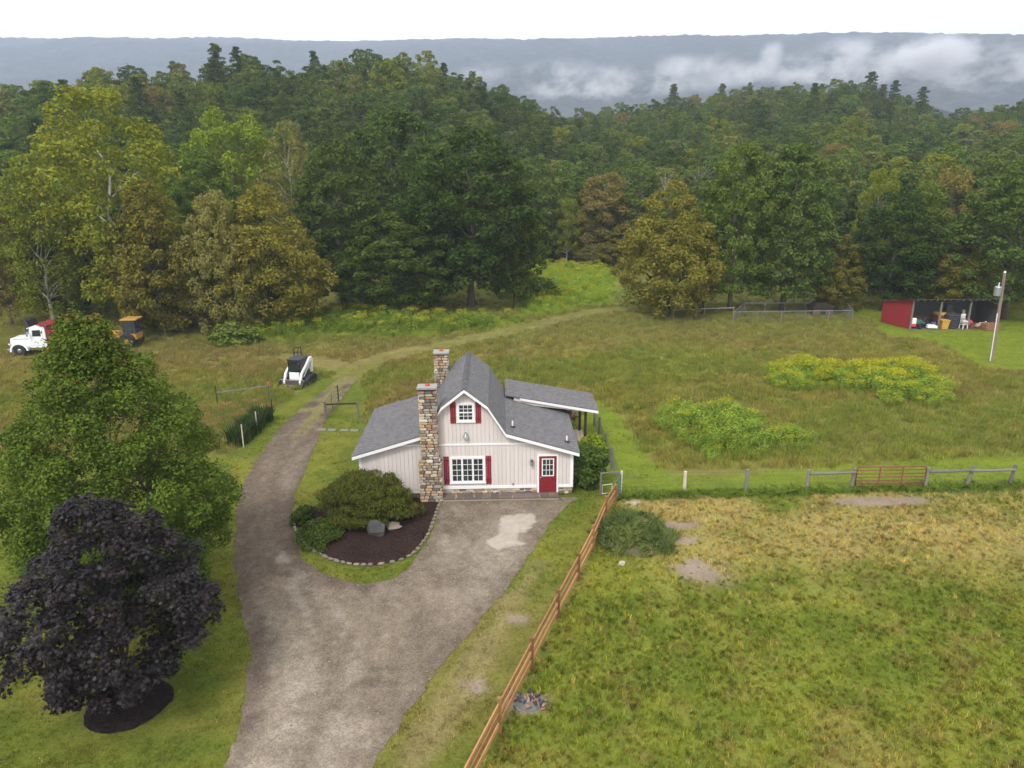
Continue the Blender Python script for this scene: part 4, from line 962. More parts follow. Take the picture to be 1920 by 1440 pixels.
MB().box(a, b_, y-.062, y-.045, d-.05, d).box(a, b_, y-.062, y-.045, c, c+.05).box(a, a+.05, y-.062, y-.045, c+.05, d-.05).box(b_-.05, b_, y-.062, y-.045, c+.05, d-.05).build('glass_frame', M['white'], door)
pw = (b_-a-.1)/3; ph = (d-c-.1)/3; mm = MB()
for i in (1, 2): mm.box(a+.05+i*pw-.012, a+.05+i*pw+.012, y-.058, y-.046, c+.05, d-.05); mm.box(a+.05, b_-.05, y-.057, y-.047, c+.05+i*ph-.012, c+.05+i*ph+.012)
mm.build('muntins', M['white'], door)
for i in range(3):
    for j in range(3): MB().box(a+.055+i*pw, a+.045+(i+1)*pw, y-.051, y-.0455, c+.055+j*ph, c+.045+(j+1)*ph).build('pane', M['glass'], door)
mb = MB()                                 # crossed moulding on the lower panel
for (xa, xb, za, zb) in ((2.14, 2.82, .28, .32), (2.14, 2.82, .9, .94), (2.14, 2.18, .32, .9), (2.78, 2.82, .32, .9)): mb.box(xa, xb, y-.058, y-.045, za, zb)
mb.bar((2.18, y-.05, .32), (2.78, y-.05, .9), .02, .03); mb.bar((2.18, y-.049, .9), (2.78, y-.049, .32), .02, .03)
mb.build('panel_moulding', M['red'], door)
MB().lathe((2.11, y-.045, 1.0), [(.03, 0), (.03, -.03), (.045, -.05), (.03, -.08)], 10, 'y').build('handle', M['chrome'], door, smooth=True)
lp = MB().lathe((-1.63, y-.12, 3.28), [(.15, 0), (.13, .05), (.06, .16), (.03, .2)], 12).build('flood_lamp', M['galv'], house); MB().box(-1.68, -1.58, y-.1, y, 3.4, 3.5).build('bracket', M['galv'], lp); MB().lathe((-1.63, y-.12, 3.17), [(.07, 0), (.09, .05), (.09, .11)], 10).build('bulb', M['plastic_white'], lp)
lp = MB().box(1.60, 1.72, y-.2, y-.06, 1.68, 1.92).build('wall_lantern', M['galv'], house, bevel=.02); MB().lathe((1.66, y-.13, 1.92), [(.1, 0), (.02, .12)], 8).build('lantern_cap', M['steel'], lp); MB().box(1.63, 1.69, y-.06, y, 1.74, 1.86).build('bracket', M['galv'], lp)
MB().lathe((.70, y, .66), [(.025, 0), (.025, -.07), (.04, -.08), (.04, -.1)], 8, 'y').build('faucet', M['steel'], house)

# porch at the right rear
pr0, pr1 = (5.76, 2.72), (.42, 3.72)
slope('porch_roof', pr0, pr1, 38.42, 41.65, seed=9)
mb = MB(); mb.prism([(1.25, 3.52), pr0[0:1]+(pr0[1]-.045,), (pr0[0], pr0[1]-.19), (1.25, 3.39)], 38.39, 38.42); mb.build('porch_fascia', M['white'], house)
mb = MB(); mb.prism([(.9, 3.55), (5.7, 2.66), (5.7, 2.52), (.9, 3.2)], 38.5, 38.6); mb.build('porch_beam', M['siding'], house)
for i in range(11):
    xx = 1.2+i*.42; zz = float(np.interp(xx, [.42, 5.76], [3.72, 2.72]))-.055
    if xx > 3.9: MB().box(xx, xx+.05, 38.6, 41.6, zz-.16, zz-.012).build('rafter', M['darkwood'], house)
for (xx, yy, zt) in ((5.08, 38.85, 2.66), (5.03, 41.2, 2.66)): MB().box(xx-.07, xx+.07, yy-.07, yy+.07, 0, zt).build('porch_post', M['darkwood'], house)
for i in range(6): MB().box(3.85+i*.225, 3.85+(i+1)*.225-.012, 38.72, 41.3, .42, .46).build('deck_board', M['deckwood'], house)
MB().box(3.8, 5.22, 38.68, 38.72, .28, .455).build('deck_rim', M['cap'], house); MB().box(3.85, 5.18, 38.75, 41.25, .1, .40).build('deck_frame', M['darkwood'], house)
MB.org = Vector((0, 0, 0))

# stone step along the front
SB = Vector((0, 32.9, 0)); MB.org = SB
step = thing('stone_step', SB, 'long low flagstone step running along the cottage front below the door', 'step')
MB().box(-2.86, 3.0, 32.62, 33.18, -.05, .135).build('mortar_bed', mat('pale_mortar', (.30, .26, .2), .95, .2, 8), step)
x = -2.86; k = 0
while x < 2.98:
    w_ = random.uniform(.38, .75); w_ = min(w_, 3.0-x)
    if 3.0-x-w_ < .25: w_ = 3.0-x
    if random.random() < .6:
        ym = 32.62+random.uniform(.2, .34); cuts = [(32.60, ym-.012), (ym+.012, 33.19)]
    else: cuts = [(32.60, 33.19)]
    for (ya, yb) in cuts:
        g = .012; sk = random.uniform(-.07, .07)
        pts = [(x+g, ya), (x+w_-g, ya), (x+w_-g+(sk if x+w_ < 2.9 else 0), (ya+yb)/2), (x+w_-g, yb), (x+g, yb), (x+g+(sk if x > -2.8 else 0), (ya+yb)/2)]
        MB().hexa([(p[0], p[1], .10) for p in pts], [(p[0], p[1], .15+.004*(k % 3)) for p in pts]).build('flagstone', M['flag'], step); k += 1
    x += w_
MB.org = Vector((0, 0, 0))

# ------------------------------------------------------------------ stones, shrubs and growth by the cottage
ed = smooth_line(EDGING, .3, False); base = Vector((*ed[len(ed)//2], 0))
edge = thing('stone_edging', base, 'curved row of pale rough stones edging the mulch bed', 'stone edging')
EST = []
for i in range(6):
    mb = MB(); rg = random.Random(i); mb.blob((0, 0, 0), (.5, .5, .5), rg, 8, 4, .16); EST.append(mb.mesh('stone', M['edge_stone']))
for i, (x, y) in enumerate(ed):
    j = min(i+1, len(ed)-1); tx, ty = ed[j]-ed[max(0, i-1)]
    link('stone', random.choice(EST), edge, (x-base.x, y-base.y, .04), (0, 0, math.atan2(ty, tx)+random.uniform(-.2, .2)), (random.uniform(.24, .36), random.uniform(.14, .21), random.uniform(.10, .17)))
def boulder(px, py, r, label, m, seed, nm='boulder'):
    b = P(px, py); o = thing(nm, (b.x, b.y, 0), label, 'boulder' if r[0] > .2 else 'rock')
    mb = MB(); rg = random.Random(seed); mb.blob((0, 0, r[2]*.6), r, rg, 9, 6, .22); mb.build('rock', m, o); return o
boulder(706, 1003, (.42, .3, .45), 'dark grey jagged boulder under the weeping shrub in the mulch bed', M['boulder'], 3)
boulder(738, 992, (.36, .24, .22), 'brownish boulder with a pale end right of the dark one in the mulch bed', mat('brown_rock', (.2, .17, .13), .9, .4, 3, bump=.6), 5)
boulder(1166, 1060, (.14, .12, .13), 'small pale rock below the grassy mound in the pasture', mat('pale_rock', (.42, .37, .3), .9, .3, 6, bump=.5), 8, 'rock')
for i, (px, py, s) in enumerate(((1326, 1091, .07), (1346, 1088, .06), (1284, 1058, .06), (1310, 1064, .05), (1330, 1068, .06), (1296, 1075, .05))):
    o = boulder(px, py, (s, s*.8, s*.7), ['white stone at the lower edge of the bare soil patch in the pasture', 'second whitish stone just right of the white one by the bare soil', 'small grey stone at the left inside the bare soil patch', 'small stone in the middle of the bare soil patch', 'small stone at the right inside the bare soil patch', 'small stone low in the bare soil patch'][i], M['edge_stone'], 20+i, 'rock')
LS = leafset('leaf_laceleaf', [(.038, .056, .018), (.072, .098, .026), (.105, .128, .034), (.13, .10, .04), (.05, .046, .022)], objvar=0, wn=.35)
def shrub_at(px, py, name, label, prof, R, H, ncl, per, ls, lm, z0=.1, stem=.06, sx=1.0, sy=1.0, squash=.6, aspect=.4, up=.5, droop=0., nst=8, stray=.12, cat='shrub', rc=(.2, .32), y_add=0):
    b = P(px, py); o = thing(name, (b.x, b.y+y_add, 0), label, cat); o.scale = (sx, sy, 1)
    cl = clumps(prof, ncl, R*.85, z0, H*.9, .4, .12, rc)
    link('stems', trunk_mesh('stems', H, stem, cl, nst, M['barkdark'], z_top=.7, stems=3, z_lo=.1), o)
    link('foliage', crown_mesh('foliage', cl, per, ls, lm, squash, up, aspect=aspect, droop=droop, stray=stray), o); return o
shrub_at(692, 968, 'weeping_maple', 'wide mounded weeping shrub with fine drooping leaves over the mulch bed', 'mound', 2.35, 2.35, 95, 250, .2, LS, .3, .09, 1.1, .9, .5, .17, .3, 2.2, 30, rc=(.16, .26), cat='shrub')
shrub_at(600, 1008, 'ground_shrub', 'low dark green leafy shrub at the left end of the mulch bed', 'mound', 1.15, .62, 36, 150, .09, LD, .05, .02, .95, 1.25, .6, .6, nst=5, rc=(.22, .34))
shrub_at(568, 972, 'ground_shrub', 'small dark shrub beside the pale edging stones left of the weeping shrub', 'mound', .7, .55, 22, 140, .09, LD, .05, .02, .7, 1.3, .6, .6, nst=5, rc=(.25, .36))
shrub_at(1104, 915, 'climbing_shrub', 'tall leafy dark green shrub growing against the right corner of the cottage', 'tall', 1.0, 2.5, 46, 210, .16, LG, .1, .05, 1.0, .95, .8, .62, nst=14, rc=(.3, .44), y_add=.25)
shrub_at(1112, 868, 'shrub', 'bright green leafy bush behind the tall dark shrub by the porch', 'mound', .95, 1.5, 24, 150, .15, LB, .1, .03, 1, 1.2, .8, .6, nst=6, rc=(.3, .42), y_add=.6)
shrub_at(1005, 560, 'shrub', 'rounded green bush in the bright clearing beside the dark oaks', 'mound', 2.4, 2.6, 26, 120, .34, LG, .1, .05, 1.2, 1, .8, .6, nst=6, rc=(.28, .4))
shrub_at(445, 645, 'shrub', 'loose green bush at the left end of the weed strip below the golden maple', 'mound', 1.6, 2.0, 24, 110, .3, LG, .1, .04, 1.6, 1, .8, .6, nst=6, rc=(.28, .4))

# weeds: upright leafy stems with yellow-green heads
def weed_temp(nm, h, m, head, hm, n=9):
    Pp = []; Nn = []; Sz = []
    for i in range(n):
        a = RNG.uniform(0, 6.28); q = math.sqrt(RNG.random())*.32; x, y = q*math.cos(a), q*math.sin(a); hh = h*RNG.uniform(.65, 1)
        for z in np.arange(.12, hh, .075):
            b_ = RNG.uniform(0, 6.28); d = np.array((math.cos(b_), math.sin(b_), .35)); Pp.append(np.array((x, y, z))+d*.07); Nn.append(np.array((-d[0]*.5, -d[1]*.5, 1))); Sz.append(.19*(1.15-.55*z/hh))
    me = leaf_mesh(nm, np.array(Pp), np.array(Nn), np.array(Sz), m, .34)
    import bmesh
    bm = bmesh.new(); bm.from_mesh(me)
    if head:
        Pp = []; Nn = []
        for i in range(n*9): a = RNG.uniform(0, 6.28); q = math.sqrt(RNG.random())*.36; Pp.append((q*math.cos(a), q*math.sin(a), h*RNG.uniform(.86, 1.06))); Nn.append(RNG.normal(size=3)+np.array((0, 0, .8)))
        m2 = leaf_mesh(nm, np.array(Pp), np.array(Nn), RNG.uniform(.05, .11, len(Pp)), hm); n0 = len(bm.faces); bm.from_mesh(m2); bm.faces.ensure_lookup_table()
        for f in bm.faces[n0:]: f.material_index = 1
    mm = bpy.data.meshes.new(nm); bm.to_mesh(mm); bm.free(); mm.materials.append(m); mm.materials.append(hm); return template(nm, mm)
WM = leafset('weed_leaf', [(.12, .185, .026), (.18, .26, .036), (.24, .31, .046)], objvar=.15, tint=True); WH = leafset('weed_head', [(.30, .29, .03), (.40, .34, .035), (.26, .28, .04)], objvar=0)
wt = [weed_temp('weed_green', 1.0, WM, 0, WH), weed_temp('weed_green', .85, WM, 0, WH), weed_temp('weed_yellow', 1.05, WM, 1, WH), weed_temp('weed_yellow', .95, WM, 1, WH)]
WP = []; WI = []; WS = []; WT = []
for key, (dens, yel, hs_, tn) in dict(w1=(9, .03, 1.3, 1.35), w2=(8.5, .35, 1.45, 1.5), w3=(3.8, .12, 1.5, 1.2), w4=(3.2, .22, 1.4, 1.6), w5=(2.2, .03, 1.4, .75), w6=(6, .1, 1.2, .8), w7=(3.5, .05, 1.7, .85)).items():
    pl = WEEDS[key]; lo = pl.min(0)-1; hi = pl.max(0)+1; x, y = spots(lo[0], hi[0], lo[1], hi[1], dens); sdv = sdist(x, y, pl)+(fbm(x, y, 2.5, 3)-.5)*3.0
    ok = (sdv > 0) & (RNG.random(len(x)) < .35+.9*sstep(.3, .6, fbm(x+3, y, 1.8))); x, y, sdv = x[ok], y[ok], sdv[ok]; n = len(x)
    WP.append(np.c_[x, y, np.zeros(n)]); yl = (RNG.random(n) < yel+.5*yel*(fbm(x, y, 4)-.5)*4); WI.append(RNG.integers(0, 2, n)+2*yl)
    s = hs_*RNG.uniform(.6, 1.15, n)*(.5+.5*sstep(0, 2.2, sdv)); WS.append(np.c_[s, s, s]); WT.append(np.full((n, 3), tn)*RNG.uniform(.8, 1.2, (n, 1)))
x, y = spots(-40, 60, 40, 80, .035); k = zones(x, y)[1]; ok = k == 3; x, y = x[ok], y[ok]; n = len(x)
WP.append(np.c_[x, y, np.zeros(n)]); WI.append(RNG.integers(0, 4, n)); s = RNG.uniform(.5, .95, n); WS.append(np.c_[s, s, s]); WT.append(np.full((n, 3), .85))
WP = np.concatenate(WP); n = len(WP)
scatter('weeds', WP, np.c_[RNG.uniform(-.1, .1, (n, 2)), RNG.uniform(0, 6.28, n)], np.concatenate(WS), np.concatenate(WT), wt, 'patches of tall bright green and yellow weeds in the meadow', 'weeds', np.concatenate(WI))
# overgrown mound of long grass
mr = 1.0
def mound_h(x, y): return .75*np.clip(1-np.hypot((x-MOUND.x)/1.75, (y-MOUND.y)/1.9)**2, 0, 1)**1.1*(.55+.9*fbm(x, y, 1.2))
th = np.linspace(0, 2*math.pi, 50)[:-1]; mo = np.c_[MOUND.x+1.8*np.cos(th), MOUND.y+1.95*np.sin(th)]
sheet('soil_mound', mo, -.03, M['ground'], lambda x, y: lerp3((.06, .08, .03), (.13, .10, .06), sstep(.5, .7, fbm(x, y, .9))), 'low heap of soil overgrown with long grass beside the cedar fence', 'mound', .25, kind='structure', raise_fn=mound_h)
x, y = spots(MOUND.x-2.2, MOUND.x+2.2, MOUND.y-2.3, MOUND.y+2.3, 60); rr_ = np.hypot((x-MOUND.x)/1.75, (y-MOUND.y)/1.9)+(fbm(x, y, .9)-.5)*.7; ok = (RNG.random(len(x)) < 1-sstep(.75, 1.15, rr_)) & (fbm(x+7, y, .8) > .36); x, y = x[ok], y[ok]; n = len(x)
lt = [blades('long_tuft', 46, .2, .42, .016, 1.5, gm, 2) for _ in range(3)]
tn = lerp3((.075, .11, .036), (.15, .185, .06), sstep(.3, .7, fbm(x, y, .6)))*1.6
scatter('mound_grass', np.c_[x, y, mound_h(x, y)-.04], np.c_[RNG.uniform(-.3, .3, (n, 2)), RNG.uniform(0, 6.28, n)], np.c_[np.full((n, 2), 1.0), RNG.uniform(.6, 1.2, n)], tn, lt, 'long grey green grass flopping over the soil heap', 'grass')
# rank grass along the pasture fence foot
ln = smooth_line(PL([(1166, 930), (1230, 931), (1283, 928), (1400, 926), (1600, 920), (1735, 915), (1920, 911)]), .1, False); n = len(ln)*2; q = ln[RNG.integers(0, len(ln), n)]+RNG.normal(size=(n, 2))*(.18, .2)
scatter('fence_grass', np.c_[q, np.zeros(n)], np.c_[RNG.uniform(-.2, .2, (n, 2)), RNG.uniform(0, 6.28, n)], np.c_[np.full((n, 2), .9), RNG.uniform(.4, .95, n)], np.full((n, 3), 1.0)*np.array((.10, .145, .024))*1.8, lt, 'rank dark green grass along the foot of the pasture fence', 'grass')

# ------------------------------------------------------------------ fences and gates
fp = [(1153, 944), (1135, 974), (1111, 1032), (1084, 1087), (1046, 1159), (997, 1254), (937, 1372), (858, 1530)]
FP = [P(*p) for p in fp]; FB = FP[4].copy()
fence = thing('board_fence', FB, 'new reddish cedar three rail fence running down beside the driveway', 'fence')
for i, p in enumerate(FP):
    q = p-FB; h = 1.24 if i else 1.05
    MB().hexa([(q.x-.07, q.y-.07, 0), (q.x+.07, q.y-.07, 0), (q.x+.07, q.y+.07, 0), (q.x-.07, q.y+.07, 0)], [(q.x-.065, q.y-.065, h), (q.x+.065, q.y-.065, h), (q.x+.065, q.y+.065, h), (q.x-.065, q.y+.065, h)]).build('post', M['cedarpost'], fence, bevel=.01)
for a, b_ in zip(FP[:-1], FP[1:]):
    for z in (.32, .66, 1.02):
        ja, jb = random.uniform(-.03, .03), random.uniform(-.03, .03); o = (b_-a).normalized(); sd_ = Vector((o.y, -o.x, 0))*.085
        mb = MB(); mb.bar(a-FB+Vector((0, 0, z+ja))+sd_*0-o*.05, b_-FB+Vector((0, 0, z+jb))+sd_*0+o*.05, .045, .14); mb.build('rail', M['cedar'], fence)
pf = [(1283, 920), (1398, 920), (1512, 918), (1596, 916), (1734, 914), (1812, 912), (1892, 911)]
PFp = [P(*p) for p in pf]; PB = PFp[3].copy()
pfence = thing('pasture_fence', PB, 'weathered grey post and rail fence across the meadow side of the pasture', 'fence')
for i, p in enumerate(PFp):
    q = p-PB; lean = [0, 0, .02, .03, .04, .2, .12][i]; h = [1.08, 1.2, 1.12, 1.15, 1.12, 1.18, 1.2][i]
    MB().path([(q.x, q.y, -.05), (q.x+lean*.5, q.y, h*.5), (q.x+lean, q.y, h)], [.095, .09, .082], 9).build('post', M['lightpost'] if i == 0 else M['greywood'], pfence)
for i in (2, 4, 5):
    a, b_ = PFp[i]-PB, PFp[i+1]-PB; MB().path([a+Vector((.04, -.1, .94)), (a+b_)/2+Vector((.05, -.1, .93)), b_+Vector((.08, -.1, .96))], [.075, .07, .065], 8).build('rail', M['greywood'], pfence)
for z in (.3, .55, .8, 1.0):
    pts = [P(1163, 926)-PB]+[q-PB for q in PFp[:4]]
    MB().path([p+Vector((0, .09, z)) for p in pts], .007, 4).build('strand', M['wire'], pfence)
    MB().path([PFp[i]-PB+Vector((.05, .09, z)) for i in (4, 5, 6)]+[P(2050, 908)-PB+Vector((0, .09, z))], .007, 4).build('strand', M['wire'], pfence)
ga, gb = PFp[3]+Vector((.14, -.06, 0)), PFp[4]+Vector((-.12, -.06, 0)); gl = (gb-ga).length
gate = thing('farm_gate', ga, 'red rusty tubular farm gate in the grey pasture fence', 'gate', rz=math.atan2(gb.y-ga.y, gb.x-ga.x))
mb = MB(); mb.path([(0, 0, .17), (0, 0, 1.1), (.05, 0, 1.2), (.16, 0, 1.24), (gl-.16, 0, 1.24), (gl-.05, 0, 1.2), (gl, 0, 1.1), (gl, 0, .17), (0, 0, .17)], .033, 8); mb.build('gate_frame', M['redmetal'], gate, smooth=True)
for z in (.32, .48, .66, .85, 1.05): MB().tube((0, 0, z), (gl, 0, z), .027).build('bar', M['redmetal'], gate, smooth=True)
for k in (.33, .66): MB().box(gl*k-.04, gl*k+.04, -.03, -.022, .17, 1.24).build('stay', M['redmetal'], gate)
MB().path([(0, -.02, .18), (gl*.33, -.02, .5)], .006, 4).build('brace_wire', M['wire'], gate)
for i in range(2): MB().box(gl*.08+i*1.1, gl*.08+i*1.1+.01, -.02, -.01, .2, .66).build('mesh_wire', M['wire'], gate)
# green gate and the small frames by the corner
ga, gb = P(1163, 926), P(1155, 941); d = gb-ga; gl = d.length
gg = thing('farm_gate', ga, 'dark green tubular gate between the pale corner post and the cedar fence', 'gate', rz=math.atan2(d.y, d.x))
mb = MB(); mb.path([(.06, 0, .15), (.06, 0, 1.12), (gl, 0, 1.12), (gl, 0, .15), (.06, 0, .15)], .028, 8); mb.build('gate_frame', M['greenmetal'], gg)
for z in (.32, .5, .68, .88): MB().tube((.06, 0, z), (gl, 0, z), .024).build('bar', M['greenmetal'], gg)
cp = thing('corner_post', ga, 'pale upright fence post at the top of the green gate', 'post'); MB().path([(0, 0, -.05), (.03, 0, 1.28)], [.07, .065], 9).build('post', M['lightpost'], cp)
wfp = [(1163, 926), (1146, 879), (1134.5, 852), (1123.5, 819), (1114, 796)]; W_ = [P(*p) for p in wfp]; WB = W_[2].copy()
wf = thing('wire_fence', WB, 'wire mesh fence on grey posts running back past the porch', 'fence')
for i, p in enumerate(W_[1:]): q = p-WB; MB().path([(q.x, q.y, -.05), (q.x, q.y, 1.32)], [.075, .07], 8).build('post', M['greywood'], wf)
mb = MB()
for a, b_ in zip(W_[:-1], W_[1:]):
    for k in range(9): mb.bar(a-WB+Vector((0, 0, .1+k*.13)), b_-WB+Vector((0, 0, .1+k*.13)), .006, .006)
    n = int((b_-a).length/.16)
    for k in range(n): q = a.lerp(b_, k/n)-WB; mb.bar(q+Vector((0, 0, .05)), q+Vector((0, 0, 1.18)), .006, .006)
mb.build('wire_mesh', M['wire'], wf, kind='stuff')
a, b_ = P(1163, 926), P(1124, 928); hr = thing('rail_brace', a, 'pale horizontal rail from the corner post into the dark shrub', 'rail'); d = b_-a
MB().bar(Vector((0, 0, 1.24)), d+Vector((0, 0, 1.2)), .06, .06).build('rail', M['greywood'], hr); MB().path([(d.x*.95, d.y*.95, 0), (d.x*.95, d.y*.95, 1.2)], .06, 8).build('post', M['greywood'], hr)
a = P(1129, 927); b_ = P(1147, 926); sf = thing('square_frame', a, 'small white square tube frame standing beside the dark shrub', 'frame'); d = b_-a
MB().path([(0, 0, 0), (0, 0, .52), (d.x, d.y, .56), (d.x, d.y, 0)], .016, 7).build('tube_frame', M['white'], sf); MB().tube((0, 0, .05), (d.x, d.y, .05), .016).build('cross_tube', M['white'], sf)
# dark pipe gate and panel left of the house
a, b_, c = P(611, 786), P(672, 784), P(635, 752)
pg = thing('pipe_fence', a, 'dark pipe gate and single rail beside the dirt lane left of the cottage', 'gate'); A, B, Cc = Vector((0, 0, 0)), b_-a, c-a
up = lambda v, z: v+Vector((0, 0, z))
MB().path([up(A, -.05), up(A, 1.25)], .075, 8).build('post', M['greywood'], pg); MB().path([up(B, -.05), up(B, 1.2)], .07, 8).build('post', M['greywood'], pg); MB().path([up(Cc, -.05), up(Cc, 1.2)], .05, 8).build('post', M['steel'], pg)
MB().bar(up(A, 1.05), up(B, 1.05), .08, .1).build('rail', M['darkwood'], pg)
for z in (1.2, .95, .7, .4, .12): MB().tube(up(A, z), up(Cc, z), .024, n=6).build('bar', M['steel'], pg)
MB().path([up(A*.5+Cc*.5, .1), up(A*.5+Cc*.5, 1.2)], .02, 6).build('stay', M['steel'], pg)
M['slab'] = mat('mossy_slab', (.15, .155, .11), .9, .3, 6)
# stepping slabs left of the house
for i, px in enumerate((603, 622, 645, 664)):
    b = P(px, 806+i*.5); o = thing('paving_slab', (b.x, b.y, 0), ['flat grey slab in the lawn nearest the lane', 'flat grey slab second from the lane in the lawn', 'flat grey slab third from the lane in the lawn', 'flat grey slab nearest the left wing of the cottage'][i], 'paving slab')
    MB().hexa([(-.28, -.2, -.03), (.27, -.22, -.03), (.29, .2, -.03), (-.25, .22, -.03)], [(-.28, -.2, .035), (.27, -.22, .035), (.29, .2, .035), (-.25, .22, .035)]).build('slab', M['slab'], o, bevel=.01)
# garden plot
gp = [(512, 786), (483, 812), (457, 838), (505, 748), (408, 760)]; G = [P(*p) for p in gp]; GB = G[1].copy()
gf = thing('garden_fence', GB, 'thin post and wire fence round the overgrown garden plot by the lane', 'fence')
for i, p in enumerate(G): q = p-GB; MB().path([(q.x, q.y, -.05), (q.x+.02, q.y, 1.45)], .035, 7).build('post', M['lightpost'] if i in (1, 2) else M['darkwood'], gf)
for a, b_ in ((G[3], G[4]),): MB().bar(a-GB+Vector((0, 0, 1.0)), b_-GB+Vector((0, 0, .95)), .05, .08).build('rail', M['greywood'], gf)
for z in (.4, .8, 1.2):
    MB().path([G[2]-GB+Vector((0, 0, z)), G[1]-GB+Vector((0, 0, z)), G[0]-GB+Vector((0, 0, z)), G[3]-GB+Vector((0, 0, z))], .006, 4).build('strand', M['wire'], gf)
cornm = leafset('corn_leaf', [(.03, .06, .02), (.05, .085, .025), (.075, .11, .03)], objvar=.2, tint=True)
ct = [blades('stalk_tuft', 40, .28, 1.5, .07, .45, cornm, 2) for _ in range(3)]; q = []
for a, b_ in ((G[2], G[0]), (G[2]+Vector((-.6, .2, 0)), G[0]+Vector((-.6, .2, 0)))):
    for k in np.linspace(.05, 1, 26): v = a.lerp(b_, k); q.append((v.x-.3+random.uniform(-.15, .15), v.y+random.uniform(-.15, .15), 0))
n = len(q); scatter('garden_stalks', q, np.c_[RNG.uniform(-.1, .1, (n, 2)), RNG.uniform(0, 6.28, n)], np.c_[np.full((n, 2), 1.), RNG.uniform(.75, 1.1, n)], np.ones((n, 3)), ct, 'dark green upright stalks along the garden fence', 'plants')
GP = np.array([p.to_2d() for p in (G[2], G[0], G[3], G[4], P(400, 810))]); x, y = spots(GP[:, 0].min(), GP[:, 0].max(), GP[:, 1].min(), GP[:, 1].max(), 16); ok = sdist(x, y, GP) > .1; x, y = x[ok], y[ok]; n = len(x)
tn = lerp3((.14, .18, .05), (.34, .22, .09), sstep(.42, .58, fbm(x, y, 1.6)))*1.3
scatter('garden_weeds', np.c_[x, y, np.zeros(n)], np.c_[RNG.uniform(-.7, .7, (n, 2)), RNG.uniform(0, 6.28, n)], np.c_[np.full((n, 2), 1.), RNG.uniform(.7, 1.3, n)], tn, mead_t, 'flattened green and straw coloured weeds filling the garden plot', 'weeds')
b = P(506, 752); fl = thing('flowering_plant', (b.x, b.y, 0), 'orange red flower head at the far corner of the garden plot', 'plant')
MB().tube((0, 0, 0), (.02, 0, 1.25), .02, .012, 6).build('stem', M['greenmetal'], fl); mb = MB(); mb.blob((.02, 0, 1.33), (.11, .11, .15), random.Random(2), 8, 5, .3); mb.build('flower', mat('orange_flower', (.42, .09, .05), .8, .3), fl)

# wire enclosure, kennel and dark block under the trees on the right
e0, e1, e2 = P(1375, 606), P(1597, 603), P(1585, 588); E0 = e0.copy()
ef = thing('chain_link_fence', E0, 'pale chain link enclosure under the dark trees left of the red shed', 'fence')
e3 = P(1395, 588); ring_ = [e0, e1, e2, e3, e0]; mb = MB()
for a, b_ in zip(ring_[:-1], ring_[1:]):
    a, b_ = a-E0, b_-E0; L = (b_-a).length; n = max(1, round(L/2.4))
    for k in range(n): q = a.lerp(b_, k/n); MB().tube((q.x, q.y, 0), (q.x, q.y, 1.25), .035, n=6).build('post', M['galv'], ef)
    MB().bar(a+Vector((0, 0, 1.22)), b_+Vector((0, 0, 1.22)), .06, .06).build('top_rail', M['galv'], ef)
    s = a.lerp(b_, 0); m_ = int(L/.3)
    for k in range(m_):
        q = a.lerp(b_, k/m_); q2 = a.lerp(b_, min(1, (k+3)/m_)); mb.bar(q+Vector((0, 0, .03)), q2+Vector((0, 0, 1.2)), .012, .012); mb.bar(q2+Vector((0, 0, .03)), q+Vector((0, 0, 1.2)), .012, .012)
mb.build('wire_mesh', M['wire'], ef, kind='stuff')
a = P(1600, 604)
b = P(1537, 590); kn = thing('dog_kennel', (b.x, b.y, 0), 'low brown hut with a curved roof inside the chain link enclosure', 'kennel')
MB().prism([(-1.1, 0), (1.1, 0), (1.1, .95), (-1.1, .95)], -.7, .7).build('wall', mat('hut_wall', (.13, .085, .075), .8, .2), kn)
MB().prism([(-1.35, .9), (1.35, .9), (.8, 1.25), (0, 1.42), (-.8, 1.25)], -.9, .9).build('roof', M['darkwood'], kn); MB().box(-.3, .3, -.72, -.7, .05, .7).build('doorway', M['black'], kn)
b = P(1299, 590); hb = thing('water_tank', (b.x, b.y, 0), 'dark boxy trailer standing under the golden olive maple', 'trailer')
MB().box(-1.05, 1.05, -.7, .7, .35, 1.45).build('body', mat('trailer_dark', (.035, .025, .022), .8, .3), hb, bevel=.08); MB().box(-1.1, 1.1, -.75, .75, 1.45, 1.52).build('lid', M['darkwood'], hb)
for sx in (-.6, .6): MB().lathe((sx, -.72, .28), [(.1, -.06), (.28, -.06), (.28, .06), (.1, .06)], 12, 'y').build('wheel', M['black'], hb)
ln = [P(1262, 597), P(1320, 594), P(1375, 592)]; L0 = ln[0].copy(); tp = thing('electric_tape', L0, 'thin pale tape line strung left of the chain link enclosure', 'fence line')
for p in ln: q = p-L0; MB().tube((q.x, q.y, 0), (q.x, q.y, 1.0), .02, n=5).build('stake', M['lightpost'], tp)
MB().path([p-L0+Vector((0, -.03, .92)) for p in ln], .02, 5).build('tape', M['white'], tp)

